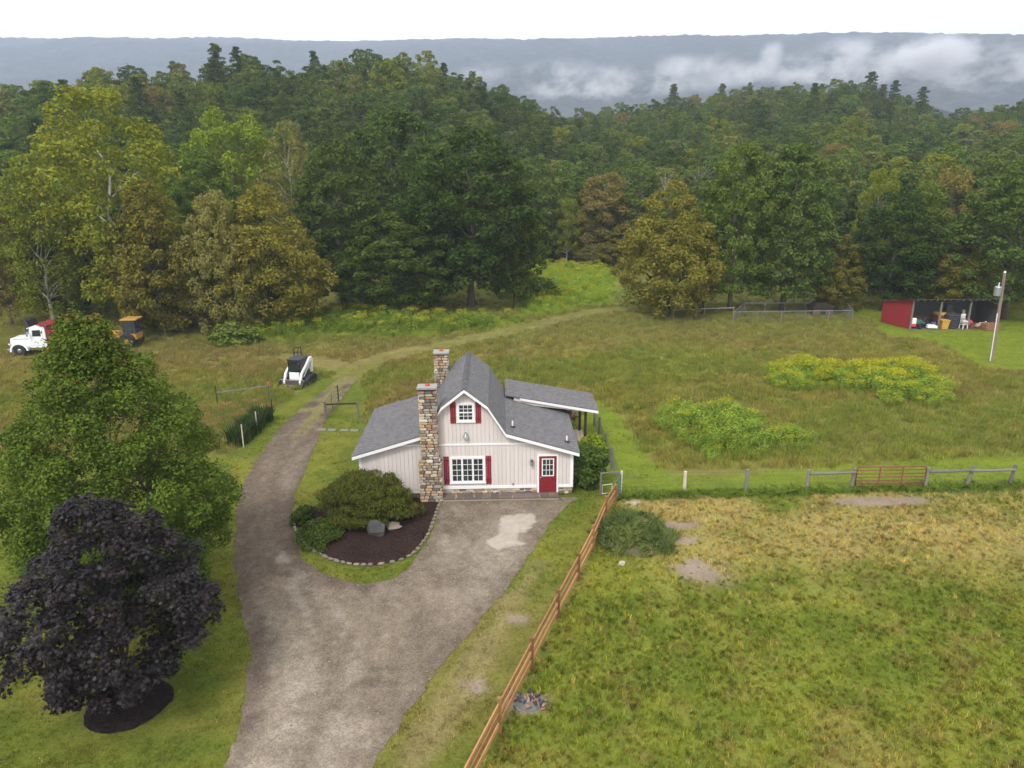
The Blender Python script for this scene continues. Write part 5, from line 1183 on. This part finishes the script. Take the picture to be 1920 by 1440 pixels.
# ------------------------------------------------------------------ vehicles
def wheel(root, x, y, r, w_, hub, name='wheel', n=22):
    o = MB().lathe((x, y, r), [(r*.62, -w_/2), (r*.93, -w_/2), (r, -w_*.32), (r, w_*.32), (r*.93, w_/2), (r*.62, w_/2)], n, 'y').build(name, M['black'], root, smooth=False)
    s = -1 if y < 0 else 1
    MB().lathe((x, y+s*w_*.1, r), [(r*.1, -w_*.42), (r*.62, -w_*.42), (r*.62, w_*.40), (r*.45, w_*.30), (r*.30, w_*.45), (r*.1, w_*.48)] if s > 0 else [(r*.1, -w_*.48), (r*.30, -w_*.45), (r*.45, -w_*.30), (r*.62, -w_*.40), (r*.62, w_*.42), (r*.1, w_*.42)], 14, 'y').build('rim', hub, o); return o
b = P(51, 663)
tk = thing('dump_truck', (b.x, b.y, 0), 'white conventional cab dump truck with a red bed, half behind the green tree', 'truck', rz=rad(3))
TW = 1.15
hood = MB().prism([(-.92, .72), (-.80, 1.55), (-.72, 1.62), (1.0, 1.72), (1.0, .72)], -.72, .72).build('hood', M['truckwhite'], tk, bevel=.06)
for s in (-1, 1):
    f_ = []
    for k in range(9): a = math.pi*(1.02-k/8*1.0); f_.append((.05+.82*math.cos(a), .5+.78*math.sin(a)))
    f2 = [(.05+.66*math.cos(math.pi*(1.02-k/8)), .5+.62*math.sin(math.pi*(1.02-k/8))) for k in range(9)]
    mb = MB()
    for k in range(8): mb.hexa([(f_[k][0], s*.66, f_[k][1]), (f_[k+1][0], s*.66, f_[k+1][1]), (f2[k+1][0], s*.66, f2[k+1][1]), (f2[k][0], s*.66, f2[k][1])], [(f_[k][0], s*TW, f_[k][1]), (f_[k+1][0], s*TW, f_[k+1][1]), (f2[k+1][0], s*TW, f2[k+1][1]), (f2[k][0], s*TW, f2[k][1])])
    mb.build('fender', M['truckwhite'], tk)
    wheel(tk, .05, s*.98, .52, .30, M['chrome'])
    MB().lathe((-.84, s*.88, 1.08), [(.02, -.05), (.11, -.05), (.11, .03), (.02, .05)], 12, 'x').build('headlight', M['chrome'], tk)
    MB().box(1.05, 2.5, s*.75 if s > 0 else -TW, TW if s > 0 else -.75, .55, .92).build('fuel_tank', M['chrome'], tk, bevel=.08)
    MB().box(1.06, 1.12, s*1.28-.09, s*1.28+.09, 1.85, 2.3).build('mirror', M['chrome'], tk)
    MB().tube((2.68, s*.95, .9), (2.68, s*.95, 3.0), .07, n=8).build('exhaust_stack', M['chrome'], tk)
MB().box(-.98, -.86, -1.12, 1.12, .42, .72).build('bumper', M['chrome'], tk, bevel=.03)
gr = MB().box(-.95, -.90, -.55, .55, .8, 1.5).build('grille', M['chrome'], tk)
for i in range(5): MB().box(-.965, -.95, -.48+i*.21, -.42+i*.21, .84, 1.46).build('slot', M['black'], gr)
cab = MB().prism([(1.0, .85), (1.0, 1.75), (1.18, 2.55), (1.28, 2.66), (2.45, 2.70), (2.52, 2.6), (2.52, .85)], -1.0, 1.0).build('cab', M['truckwhite'], tk, bevel=.05)
MB().prism([(.95, 2.50), (1.2, 2.56), (1.2, 2.66), (.98, 2.58)], -.98, .98).build('sun_visor', M['truckwhite'], tk)
mb = MB(); mb.poly([(1.005, -.85, 1.80), (1.005, .85, 1.80), (1.155, .8, 2.48), (1.155, -.8, 2.48)]); mb.v = [v+Vector((-.03, 0, .01)) for v in mb.v]; mb.build('windscreen', M['glass'], tk)
for s in (-1, 1):
    dr = MB().box(1.22, 2.28, s*1.0-(.02 if s < 0 else 0), s*1.0+(.02 if s > 0 else 0), .95, 2.52).build('door', M['truckwhite'], tk, bevel=.01)
    MB().prism([(1.36, 1.82), (1.44, 2.38), (2.12, 2.40), (2.12, 1.82)], s*1.024-.008, s*1.024+.008).build('window', M['glass'], dr); MB().box(2.12, 2.24, s*1.035-.012, s*1.035+.012, 1.6, 1.64).build('handle', M['chrome'], dr)
    MB().box(-.5, .8, s*.722-.006, s*.722+.006, 1.52, 1.56).build('trim_line', M['steel'], hood)
MB().box(-.7, 6.3, -.42, .42, .6, .85).build('chassis', M['black'], tk)
bed = MB().prism([(2.85, 1.0), (2.72, 1.15), (2.72, 2.45), (6.4, 2.3), (6.4, 1.0)], -1.22, -1.15).prism([(2.85, 1.0), (2.72, 1.15), (2.72, 2.45), (6.4, 2.3), (6.4, 1.0)], 1.15, 1.22).box(2.75, 6.4, -1.15, 1.15, 1.0, 1.12).box(2.72, 2.8, -1.15, 1.15, 1.12, 2.75).build('dump_bed', M['truckred'], tk)
MB().prism([(1.9, 2.86), (2.76, 2.70), (2.76, 2.80), (1.9, 2.94)], -1.1, 1.1).build('cab_guard', M['truckred'], bed)
for k in range(5):
    for s in (-1, 1): MB().box(3.0+k*.7, 3.1+k*.7, s*1.22-(.08 if s < 0 else 0), s*1.22+(.08 if s > 0 else 0), 1.05, 2.34).build('side_rib', M['truckred'], bed)
MB().box(6.4, 6.48, -1.2, 1.2, 1.0, 2.4).build('tailgate', M['truckred'], bed)
for x in (4.3, 5.45):
    for s in (-1, 1): wheel(tk, x, s*.92, .52, .5, M['chrome'])

# yellow backhoe behind the green tree
b = P(203, 650); bh = thing('backhoe', (b.x, b.y, 0), 'yellow roofed digger machine half hidden behind the green tree', 'digger', rz=rad(2))
MB().prism([(-1.6, .7), (-1.7, 1.3), (-1.2, 1.5), (1.2, 1.45), (1.6, .95), (1.6, .7)], -.65, .65).build('body', M['yellow'], bh, bevel=.05)
cabx = 2.55
MB().box(cabx-.75, cabx+.75, -.8, .8, 2.62, 2.74).build('cab_roof', M['yellow'], bh, bevel=.03); cb = MB().box(cabx-.62, cabx+.55, -.7, .7, .8, 1.35).build('cab_base', M['yellow'], bh)
for sx, sy in ((-.58, -.68), (.5, -.68), (-.58, .68), (.5, .68)): MB().bar((cabx+sx, sy, 1.3), (cabx+sx*.95, sy, 2.63), .08, .08).build('cab_post', M['steel'], bh)
MB().box(cabx-.54, cabx+.46, -.69, -.67, 1.4, 2.6).build('side_window', M['glass'], bh); MB().box(cabx-.54, cabx+.46, .67, .69, 1.4, 2.6).build('side_window', M['glass'], bh); MB().box(cabx+.49, cabx+.51, -.6, .6, 1.4, 2.6).build('rear_window', M['glass'], bh)
MB().box(-1.9, 3.1, -.5, .5, .45, .8).build('chassis', M['steel'], bh)
for s in (-1, 1): wheel(bh, 2.3, s*.95, .72, .42, M['yellow']); wheel(bh, -1.1, s*.9, .48, .3, M['yellow'])
arm = MB().path([(-1.7, 0, 1.2), (-3.9, 0, 2.2), (-6.2, 0, 1.9)], .11, 6).build('loader_arm', M['yellow'], bh)
MB().prism([(-6.85, 1.72), (-6.75, 2.95), (-6.6, 2.8), (-6.3, 1.85), (-6.25, 1.65)], -.75, .75).build('bucket', M['steel'], arm)

# white skid steer with tracks, facing the camera
b = P(557, 722); sk = thing('skid_steer', (b.x, b.y+.5, 0), 'white compact track loader with its bucket down in the field', 'loader', rz=rad(-13))
for s in (-1, 1):
    o = MB().prismx([(-.62, .14), (-.5, 0), (.75, 0), (1.0, .2), (.95, .55), (.7, .72), (-.2, .66), (-.6, .4)], s*.92-.2, s*.92+.2).build('track', M['black'], sk, bevel=.04)
    for yy in (-.35, 0, .35, .7): MB().lathe((s*(.92+.205), yy, .2), [(.03, -.02*s), (.14, -.02*s), (.14, .02*s), (.03, .02*s)] if s > 0 else [(.03, .02), (.14, .02), (.14, -.02), (.03, -.02)], 10, 'x').build('roller', M['steel'], o)
    a = MB(); a.prismx([(1.25, 1.75), (1.05, 1.95), (.75, 1.93), (-.7, 1.0), (-1.05, .38), (-1.0, .2), (-.82, .2), (-.82, .38), (-.5, .92), (.9, 1.62)], s*.66-.08, s*.66+.08); a.build('lift_arm', M['machine'], sk, bevel=.02)
    MB().prismx([(1.25, 1.75), (1.05, .75), (.85, .75), (1.0, 1.75)], s*.66-.075, s*.66+.075).build('arm_link', M['machine'], sk)
    MB().tube((s*.66, -.35, .62), (s*.66, .45, 1.2), .045, n=8).build('cylinder', M['chrome'], sk)
    MB().box(s*.52-.02, s*.52+.02, -.45, .75, 1.0, 1.98).build('cab_side', M['steel'], sk)
MB().box(-.6, .6, -.5, 1.25, .35, .95).build('body', M['steel'], sk, bevel=.04); MB().box(-.55, .55, .8, 1.3, .95, 1.5).build('engine_cover', M['machine'], sk, bevel=.05)
MB().box(-.56, .56, -.52, .85, 1.98, 2.06).build('cab_roof', M['steel'], sk, bevel=.03); MB().box(-.5, .5, .74, .78, 1.0, 1.98).build('rear_screen', M['glass'], sk)
MB().box(-.46, .46, -.46, -.44, 1.1, 1.8).build('front_window', M['glass'], sk); MB().box(-.5, .5, -.5, -.42, 1.82, 1.97).build('light_bar', M['black'], sk)
MB().prismx([(-.62, .45), (-.56, 1.02), (-.44, 1.02), (-.5, .45)], -.42, .42).build('front_panel', M['machine'], sk, bevel=.03)
for s in (-1, 1): MB().box(s*.47-.05, s*.47+.05, -.6, -.5, 1.72, 1.82).build('headlight', M['chrome'], sk)
bk = MB().prismx([(-1.55, .02), (-1.5, 0), (-.95, .0), (-.86, .1), (-.9, .5), (-.98, .5), (-.95, .14), (-1.0, .06)], -1.02, 1.02)
MB.build(bk, 'bucket', mat('bucket_steel', (.12, .085, .085), .5, .4, 4, metal=.3), sk)
for s in (-1, 1): MB().prismx([(-1.55, .02), (-.92, .02), (-.9, .5), (-1.1, .48)], s*1.0-.025, s*1.0+.025).build('bucket_side', M['steel'], sk)
MB().box(-1.02, 1.02, -1.0, -.88, .5, .54).build('bucket_lip', M['galv'], sk)
b = P(559, 670); ff = thing('implement_frame', (b.x, b.y, 0), 'dark upright steel frame standing in the grass behind the white loader', 'frame', rz=rad(-10))
for a, c in (((-.36, 0, 0), (-.36, 0, .82)), ((.36, 0, 0), (.32, 0, .98)), ((-.36, 0, .82), (.32, 0, .98)), ((-.36, 0, .05), (.36, 0, .05)), ((-.36, 0, .45), (.34, 0, .5))): MB().bar(a, c, .09, .09).build('bar', M['steel'], ff)
MB().bar((-.05, 0, .05), (.1, 0, .92), .06, .06).build('stay', M['darkwood'], ff)

# ------------------------------------------------------------------ open shed and what stands in it
s0, s1, sb = P(1705, 617), P(1868, 615), P(1652, 604)
ux = (s1-s0); L = ux.length; ux /= L; ang = math.atan2(ux.y, ux.x); dp = 5.2
sh = thing('open_shed', s0, 'low open fronted shed with a red metal end wall and dark interior', 'shed', rz=ang)
skew = (sb-s0); u_ = skew.dot(ux); v_ = skew.dot(Vector((-ux.y, ux.x, 0))); print('shed', L, u_, v_)
HF, HR, DP = 3.0, 2.25, max(3.5, min(6, v_)); SK = u_*DP/max(.1, v_)
def lx(t): return SK*t
red = MB(); n = 12
for k in range(n):
    ya, yb = DP*k/n+.01, DP*(k+1)/n-.01; za, zb = HF-(HF-HR)*k/n, HF-(HF-HR)*(k+1)/n
    red = MB(); xa, xb = lx(k/n), lx((k+1)/n)
    red.hexa([(xa, ya, .05), (xb, yb, .05), (xb+.05, yb, .05), (xa+.05, ya, .05)], [(xa, ya, za), (xb, yb, zb), (xb+.05, yb, zb), (xa+.05, ya, za)]); red.build('metal_sheet', M['barn_red'], sh)
MB().box(-.04, .1, -.08, .06, 0, HF).build('corner_post', M['greywood'], sh)
for k in range(12):                        # rear boards
    z0 = k*HR/12; MB().hexa([(lx(1)+.06, DP-.06, z0), (L, DP-.06, z0), (L, DP-.02, z0), (lx(1)+.06, DP-.02, z0)], [(lx(1)+.06, DP-.06, z0+HR/12-.015), (L, DP-.06, z0+HR/12-.015), (L, DP-.02, z0+HR/12-.015), (lx(1)+.06, DP-.02, z0+HR/12-.015)]).build('board', M['shed_board'], sh)
for k in range(9): z0 = k*.26; MB().box(L-.04, L, .05, DP-.06, z0, z0+.245).build('board', M['shed_board'], sh)
for xx in (L*.325, L*.66, L-.05):
    MB().box(xx-.08, xx+.08, -.06, .1, 0, HF-.18).build('post', M['greywood'], sh)
MB().box(.05, L, -.07, .09, HF-.2, HF-.02).build('beam', M['darkwood'], sh)
MB().hexa([(-.2, -.45, HF+.06), (L+.25, -.45, HF+.06), (L+.25, DP+.2, HR-.02), (lx(1)-.25, DP+.2, HR-.02)], [(-.2, -.45, HF+.10), (L+.25, -.45, HF+.10), (L+.25, DP+.2, HR+.02), (lx(1)-.25, DP+.2, HR+.02)]).build('roof', mat('old_tin', (.11, .105, .10), .6, .4, 2, metal=.2), sh)
for k in range(14): x = .2+k*(L-.4)/13; MB().hexa([(x, -.4, HF-.08), (x+.06, -.4, HF-.08), (x+.06, DP, HR-.16), (x, DP, HR-.16)], [(x, -.4, HF+.05), (x+.06, -.4, HF+.05), (x+.06, DP, HR-.03), (x, DP, HR-.03)]).build('rafter', M['greywood'], sh)
MB().box(0, L, -.5, DP, -.05, .02).build('dirt_floor', mat('shed_dirt', (.12, .10, .08), .95, .3), sh)
fx = [L*t for t in (.355, .38)]
def in_shed(name, t, dy, label, cat, rz=0):
    q = s0+ux*(L*t)+Vector((-ux.y, ux.x, 0))*dy; return thing(name, (q.x, q.y, .02), label, cat, rz=ang+rz)
o = in_shed('hand_cart', .045, .1, 'upright red and white cart leaning by the red wall in the shed', 'cart'); MB().box(-.22, .22, -.1, .1, .5, 1.1).build('body', M['plastic_white'], o, bevel=.04); MB().box(-.25, .25, -.12, .12, .2, .5).build('base', M['pink'], o, bevel=.04); MB().path([(-.2, 0, .2), (-.2, .12, 1.35), (.2, .12, 1.35), (.2, 0, .2)], .03, 6).build('handle', M['steel'], o); MB().lathe((-.3, 0, .16), [(.16, -.05), (.16, .05)], 12, 'x').build('wheel', M['black'], o); MB().lathe((.3, 0, .16), [(.16, -.05), (.16, .05)], 12, 'x').build('wheel', M['black'], o)
o = in_shed('garden_tractor', .135, .5, 'dark green garden tractor parked in the left bay of the shed', 'tractor', .5)
MB().box(-.75, .1, -.3, .3, .45, .85).build('hood', M['cart_green'], o, bevel=.08); MB().box(.1, .8, -.42, .42, .4, .62).build('deck', M['cart_green'], o, bevel=.05); MB().prism([(.3, .62), (.75, .62), (.85, 1.1), (.7, 1.1), (.65, .75), (.3, .72)], -.25, .25).build('seat', M['steel'], o); MB().path([(-.05, 0, .8), (.15, 0, 1.05)], .03, 6).build('steering_column', M['steel'], o)
for sx, r_ in ((-.5, .24), (.55, .36)):
    for s in (-1, 1): MB().lathe((sx, s*.45, r_), [(r_*.3, -.1), (r_, -.1), (r_, .1), (r_*.3, .1)], 14, 'y').build('wheel', M['black'], o)
o = in_shed('snow_blower', .245, -.1, 'small blue and white machine on the floor of the left bay', 'machine', -.2); MB().prism([(-.5, .1), (-.4, .42), (.1, .5), (.45, .35), (.5, .1)], -.28, .28).build('housing', M['plastic_white'], o, bevel=.05); MB().box(-.1, .3, -.2, .2, .45, .68).build('engine', M['blue_item'], o, bevel=.04); MB().path([(.4, -.2, .35), (.85, -.2, .8), (.85, .2, .8), (.4, .2, .35)], .025, 6).build('handle', M['steel'], o)
o = in_shed('barrow', .235, 1.5, 'rusty orange wheelbarrow tipped up at the back of the left bay', 'wheelbarrow', .6); MB().hexa([(-.35, -.25, .5), (.35, -.25, .5), (.35, .25, .5), (-.35, .25, .5)], [(-.6, -.4, .95), (.6, -.4, .95), (.6, .4, .95), (-.6, .4, .95)]).build('tray', M['terracotta'], o); MB().lathe((-.55, 0, .22), [(.22, -.05), (.22, .05)], 14, 'y').build('wheel', M['black'], o)
for s in (-1, 1): MB().bar((-.55, s*.08, .25), (.95, s*.3, .7), .05, .05).build('handle', M['crate_wood'], o); MB().bar((.3, s*.25, .5), (.35, s*.25, 0), .05, .05).build('leg', M['steel'], o)
o = in_shed('storage_bin', .385, .0, 'yellow slatted bin beside the second post of the shed', 'bin'); MB().hexa([(-.3, -.3, 0), (.3, -.3, 0), (.3, .3, 0), (-.3, .3, 0)], [(-.38, -.38, .85), (.38, -.38, .85), (.38, .38, .85), (-.38, .38, .85)]).build('bin_body', M['bin_yellow'], o); MB().box(-.41, .41, -.41, .41, .85, .92).build('rim', M['bin_yellow'], o)
o = in_shed('feed_box', .392, .9, 'brown box with a yellow lid standing behind the yellow bin', 'box'); MB().box(-.45, .45, -.4, .4, 0, 1.25).build('box_body', M['bin_brown'], o, bevel=.03); MB().box(-.48, .48, -.43, .43, 1.25, 1.5).build('lid', M['bin_yellow'], o, bevel=.03)
o = in_shed('water_tank', .495, .5, 'round black ribbed tank in the middle bay of the shed', 'tank'); pr = []
for k in range(7): pr += [(.72, .03+k*.2), (.77, .08+k*.2), (.77, .16+k*.2), (.72, .21+k*.2)]
MB().lathe((0, 0, 0), pr+[(.5, 1.52), (.2, 1.56), (.2, 1.64)], 20).build('tank_body', M['tank_black'], o, smooth=False); MB().lathe((0, 0, 1.62), [(.22, 0), (.22, .06)], 12).build('lid', M['steel'], o)
o = in_shed('plastic_chair', .605, -.15, 'stack of white plastic garden chairs before the third post', 'chair', .15)
for k in range(3):
    z = .42+k*.16; MB().box(-.26, .26, -.24, .24, z, z+.03).build('seat', M['plastic_white'], o); bk_ = MB()
    for j in range(4): bk_.box(-.24+j*.145, -.17+j*.145, .22, .25, z+.1, z+.62)
    bk_.box(-.26, .26, .22, .26, z+.62, z+.72); bk_.build('backrest', M['plastic_white'], o)
for sx in (-.24, .24):
    for sy in (-.22, .22): MB().hexa([(sx*1.1-.03, sy*1.1-.03, 0), (sx*1.1+.03, sy*1.1-.03, 0), (sx*1.1+.03, sy*1.1+.03, 0), (sx*1.1-.03, sy*1.1+.03, 0)], [(sx-.025, sy-.025, .43), (sx+.025, sy-.025, .43), (sx+.025, sy+.025, .43), (sx-.025, sy+.025, .43)]).build('leg', M['plastic_white'], o)
    MB().bar((sx, -.22, .78), (sx, .22, .82), .05, .04).build('armrest', M['plastic_white'], o)
o = in_shed('tarp_bundle', .70, .7, 'crimson covered heap in the right bay of the shed', 'heap'); mb = MB(); mb.blob((0, 0, .42), (.6, .45, .42), random.Random(4), 10, 6, .14); mb.build('cover', M['pink'], o, smooth=True)
o = in_shed('tube_gate', .73, -.25, 'old red tube rack lying tilted in front of the right bay', 'rack')
for k in range(5): MB().tube((-.75, -.1-.05*k, .12+.14*k), (.85, -.25-.05*k, .02+.14*k), .03, n=6).build('bar', M['redmetal'], o)
for sx in (-.7, .75): MB().tube((sx, -.05, 0), (sx, -.42, .75), .03, n=6).build('upright', M['redmetal'], o)
o = in_shed('wooden_crate', .865, -.75, 'reddish slatted wooden crate on the grass before the right bay', 'crate', .1)
for k in range(4):
    z = .02+k*.17
    for yy in (-.38, .36): MB().box(-.75, .75, yy, yy+.025, z, z+.13).build('slat', M['crate_wood'], o)
    for xx in (-.75, .73): MB().box(xx, xx+.025, -.355, .36, z, z+.13).build('slat', M['crate_wood'], o)
for sx in (-.7, 0, .67): MB().box(sx, sx+.06, -.41, -.38, 0, .72).build('batten', M['crate_wood'], o)
for i, (t_, dy, r_, lb) in enumerate(((.80, .05, .34, 'pale lumpy sack left of the wooden crate in the right bay'), (.865, .1, .4, 'largest pale sack lying behind the wooden crate'), (.965, .1, .32, 'brown round sack at the right end of the shed'))):
    o = in_shed('feed_sack', t_, dy, lb, 'sack'); mb = MB(); mb.blob((0, 0, r_*.72), (r_*1.2, r_, r_*.72), random.Random(i), 9, 6, .16); mb.build('sack_body', M['sack'] if i < 2 else M['terracotta'], o, smooth=True); MB().lathe((r_*.2, 0, r_*1.35), [(.05, 0), (.09, .1), (.03, .14)], 7).build('tied_neck', M['sack'], o)
o = in_shed('work_bench', .76, 2.4, 'dark bench with a white can on it at the back of the right bay', 'bench'); MB().box(-.8, .8, -.3, .3, .95, 1.02).build('bench_top', M['greywood'], o)
for sx in (-.74, .7):
    for sy in (-.25, .22): MB().box(sx, sx+.07, sy, sy+.06, 0, .95).build('leg', M['darkwood'], o)
o2 = in_shed('can', .765, 2.35, 'white can standing on the dark bench in the shed', 'can'); o2.location.z = 1.04; MB().lathe((0, 0, 0), [(.14, 0), (.15, .03), (.15, .36), (.13, .4), (.06, .42)], 12).build('can_body', M['plastic_white'], o2)
o = in_shed('leaning_board', .63, 2.8, 'pale upright board leaning at the back of the middle bay', 'board'); MB().hexa([(-.3, -.25, 0), (.3, -.25, 0), (.3, -.2, 0), (-.3, -.2, 0)], [(-.3, .1, 1.9), (.3, .1, 1.9), (.3, .15, 1.9), (-.3, .15, 1.9)]).build('panel', M['greywood'], o)

# ------------------------------------------------------------------ utility pole and line
b = P(1859, 676); D = math.hypot(b.x, b.y); tp_ = at_dist(1884, 512, D); up_ = thing('utility_pole', b, 'leaning wooden utility pole with a grey transformer right of the shed', 'pole'); T = tp_-b
MB().path([(0, 0, -.1), tuple(T)], [.15, .11], 12).build('pole', mat('pole_wood', (.21, .15, .115), .9, .45, 4, stretch=(1, 1, .1), bump=.4), up_)
MB().path([(-.17, -.08, 0), tuple(T*.55+Vector((-.16, -.08, 0)))], .036, 7).build('cable_guard', M['plastic_white'], up_)
q = T*.80; tr = MB().lathe((q.x-.42, q.y-.05, q.z-.4), [(.22, 0), (.27, .03), (.27, .72), (.22, .8), (.1, .84)], 14).build('transformer', M['galv'], up_, smooth=False)
MB().tube((q.x-.4, q.y-.05, q.z+.42), (q.x-.38, q.y-.05, q.z+.72), .05, .035, 8).build('bushing', M['plastic_white'], tr); MB().bar((q.x-.2, q.y, q.z), (q.x, q.y, q.z), .1, .08).build('mount', M['steel'], tr)
MB().lathe(tuple(T), [(.07, 0), (.09, .08), (.06, .16)], 10).build('insulator', M['plastic_white'], up_)
a = b+T*.72; e = at_dist(-80, 612, 66.0)
pts = [a.lerp(e, k/30)-Vector((0, 0, 1.15*4*(k/30)*(1-k/30))) for k in range(31)]
pl_ = thing('overhead_wire', a, 'thin service wire running left from the leaning pole across the field', 'wire'); MB().path([p-a for p in pts], .005, 5).build('cable', M['steel'], pl_)

# ------------------------------------------------------------------ burnt rubbish by the cedar fence
b = P(993, 1318); ps = thing('ash_patch', (b.x, b.y, 0), 'burnt rubbish heap of charred wood, card and grey ash beside the cedar fence', 'rubbish heap')
mb = MB(); mb.blob((0, 0, -.05), (.5, .38, .12), random.Random(1), 14, 6, .2); mb.build('ash', M['ash'], ps)
for i in range(46):
    x, y = random.gauss(-.05, .26), random.gauss(0, .2); m_ = random.choice([M['char'], M['char'], M['char'], M['char'], M['card'], M['char'], M['ash'], M['terracotta']]); l = random.uniform(.06, .2); a_ = random.uniform(0, 3.14)
    MB().bar((x, y, .06), (x+l*math.cos(a_), y+l*math.sin(a_), .06+random.uniform(0, .1)), random.uniform(.03, .09), random.uniform(.01, .04)).build('scrap', m_, ps)
# hanging thing under the porch roof and the things behind it
b = Vector((4.55, 41.0, 0)); hb = thing('flower_basket', (b.x, b.y, 1.55), 'hanging basket of dark red and pale flowers under the porch roof', 'flower basket')
MB().lathe((0, 0, 0), [(.12, -.22), (.22, -.1), (.26, 0)], 12).build('basket', M['terracotta'], hb)
for i in range(3): MB().tube((.24*math.cos(i*2.1), .24*math.sin(i*2.1), 0), (0, 0, .95), .008, n=4).build('chain', M['steel'], hb)
for nm, m_, sd_ in (('blossoms', 'flower_red', 1), ('blossoms', 'flower_pale', 2)):
    cl = np.array([(RNG.uniform(-.22, .22), RNG.uniform(-.2, .2), RNG.uniform(-.1, .22), .13) for _ in range(7)]); o = link(nm, crown_mesh(nm, cl, 26, .09, M[m_], .8), hb); o['kind'] = 'stuff'
cl = np.array([(RNG.uniform(-.3, .3), RNG.uniform(-.25, .25), RNG.uniform(-.25, .2), .15) for _ in range(9)]); o = link('leaves', crown_mesh('leaves', cl, 30, .1, LD, .8), hb); o['kind'] = 'stuff'

# loose stones on the drive
GST = []
for i in range(4):
    q = MB(); q.blob((0, 0, 0), (.5, .5, .35), random.Random(40+i), 6, 3, .2); GST.append(template('pebble', q.mesh('pebble', leaf_mat('pebble%d' % i, [(.8, .8, .8), (1.2, 1.2, 1.2)], 0, 0, .9, .05, tint=True))))
x, y = spots(-8.5, 3.5, 14, 33, 42); sdv = sdist(x, y, DRIVE); ok = (sdv > .02) & in_view(x, y) & (RNG.random(len(x)) < .25+.75*sstep(.4, .7, fbm(x, y, 1.2))+.5*(sdv < .5)); x, y = x[ok], y[ok]; n = len(x)
s = .018+.05*RNG.random(n)**4; tn = lerp3((.15, .12, .10), (.36, .32, .27), RNG.random(n)**1.5)
scatter('loose_gravel', np.c_[x, y, np.full(n, .006)], np.c_[RNG.uniform(-.5, .5, (n, 2)), RNG.uniform(0, 6.28, n)], np.c_[s, s, s], tn, GST, 'loose stones strewn over the gravel driveway', 'gravel')

# ------------------------------------------------------------------ mist on the mountain and the air
m = bpy.data.materials.new('mist'); m.use_nodes = True; t = m.node_tree; t.nodes.remove(t.nodes['Principled BSDF'])
pv = t.nodes.new('ShaderNodeVolumePrincipled'); pv.inputs['Color'].default_value = (.96, .96, .97, 1); pv.inputs['Anisotropy'].default_value = .2
tc = t.nodes.new('ShaderNodeTexCoord'); ln_ = t.nodes.new('ShaderNodeVectorMath'); ln_.operation = 'LENGTH'; t.links.new(tc.outputs['Object'], ln_.inputs[0])
mr_ = t.nodes.new('ShaderNodeMapRange'); mr_.inputs[1].default_value = 1.0; mr_.inputs[2].default_value = .15; mr_.inputs[3].default_value = 0; mr_.inputs[4].default_value = 1; mr_.interpolation_type = 'SMOOTHSTEP'; t.links.new(ln_.outputs['Value'], mr_.inputs[0])
nz = noise(t, 1/75, 9, 'World', (.8, .6, 1.2)); nz.node.inputs['Roughness'].default_value = .66; r2 = t.nodes.new('ShaderNodeMapRange'); r2.inputs[1].default_value = .49; r2.inputs[2].default_value = .66; t.links.new(nz, r2.inputs[0])
mm = t.nodes.new('ShaderNodeMath'); mm.operation = 'MULTIPLY'; t.links.new(mr_.outputs[0], mm.inputs[0]); t.links.new(r2.outputs[0], mm.inputs[1])
oi = t.nodes.new('ShaderNodeObjectInfo'); sc_ = t.nodes.new('ShaderNodeSeparateColor'); t.links.new(oi.outputs['Color'], sc_.inputs[0])
m2 = t.nodes.new('ShaderNodeMath'); m2.operation = 'MULTIPLY'; t.links.new(mm.outputs[0], m2.inputs[0]); t.links.new(sc_.outputs[0], m2.inputs[1])
m3 = t.nodes.new('ShaderNodeMath'); m3.operation = 'MULTIPLY'; m3.inputs[1].default_value = .03; t.links.new(m2.outputs[0], m3.inputs[0])
t.links.new(m3.outputs[0], pv.inputs['Density']); t.links.new(pv.outputs[0], t.nodes['Material Output'].inputs['Volume'])
import bmesh
bm = bmesh.new(); bmesh.ops.create_icosphere(bm, subdivisions=3, radius=1.0); mist_me = bpy.data.meshes.new('mist'); bm.to_mesh(mist_me); bm.free(); mist_me.materials.append(m)
for px, py, rx, rz_, dn in ((1640, 122, 170, 46, 1.0), (1770, 105, 140, 40, 1.0), (1560, 118, 60, 40, .6), (1250, 160, 120, 26, .5), (1500, 134, 110, 28, .8), (1446, 100, 24, 26, .5), (1880, 135, 90, 30, .8), (1800, 172, 140, 28, .8), (1190, 150, 130, 30, .5), (1050, 152, 95, 38, .8), (1300, 124, 100, 24, .4), (1390, 142, 55, 24, .7), (1120, 178, 130, 22, .7), (930, 138, 80, 24, .25)):
    c = at_dist(px, py, 1750); s = 1750/F_PX*1.05
    o = link('mist', mist_me, None, c, (0, 0, -math.atan2(c.x, c.y)), (rx*s, 170, rz_*s)); o.color = (dn, dn, dn, 1)
    tag(o, 'white wisps of mist hanging along the far mountain slope', 'mist', 'mist banks on the mountain', 'stuff')
hz_ = MB().box(-5200, 5200, -320, 5000, -3, 640).build('haze', bpy.data.materials.new('haze'))
m = hz_.data.materials[0]; m.use_nodes = True; t = m.node_tree; t.nodes.remove(t.nodes['Principled BSDF']); pv = t.nodes.new('ShaderNodeVolumePrincipled')
pv.inputs['Color'].default_value = (.71, .81, 1.0, 1); pv.inputs['Density'].default_value = .00027; pv.inputs['Anisotropy'].default_value = .0
t.links.new(pv.outputs[0], t.nodes['Material Output'].inputs['Volume'])
tag(hz_, 'pale blue damp air fading the distant mountain', 'haze', kind='stuff')
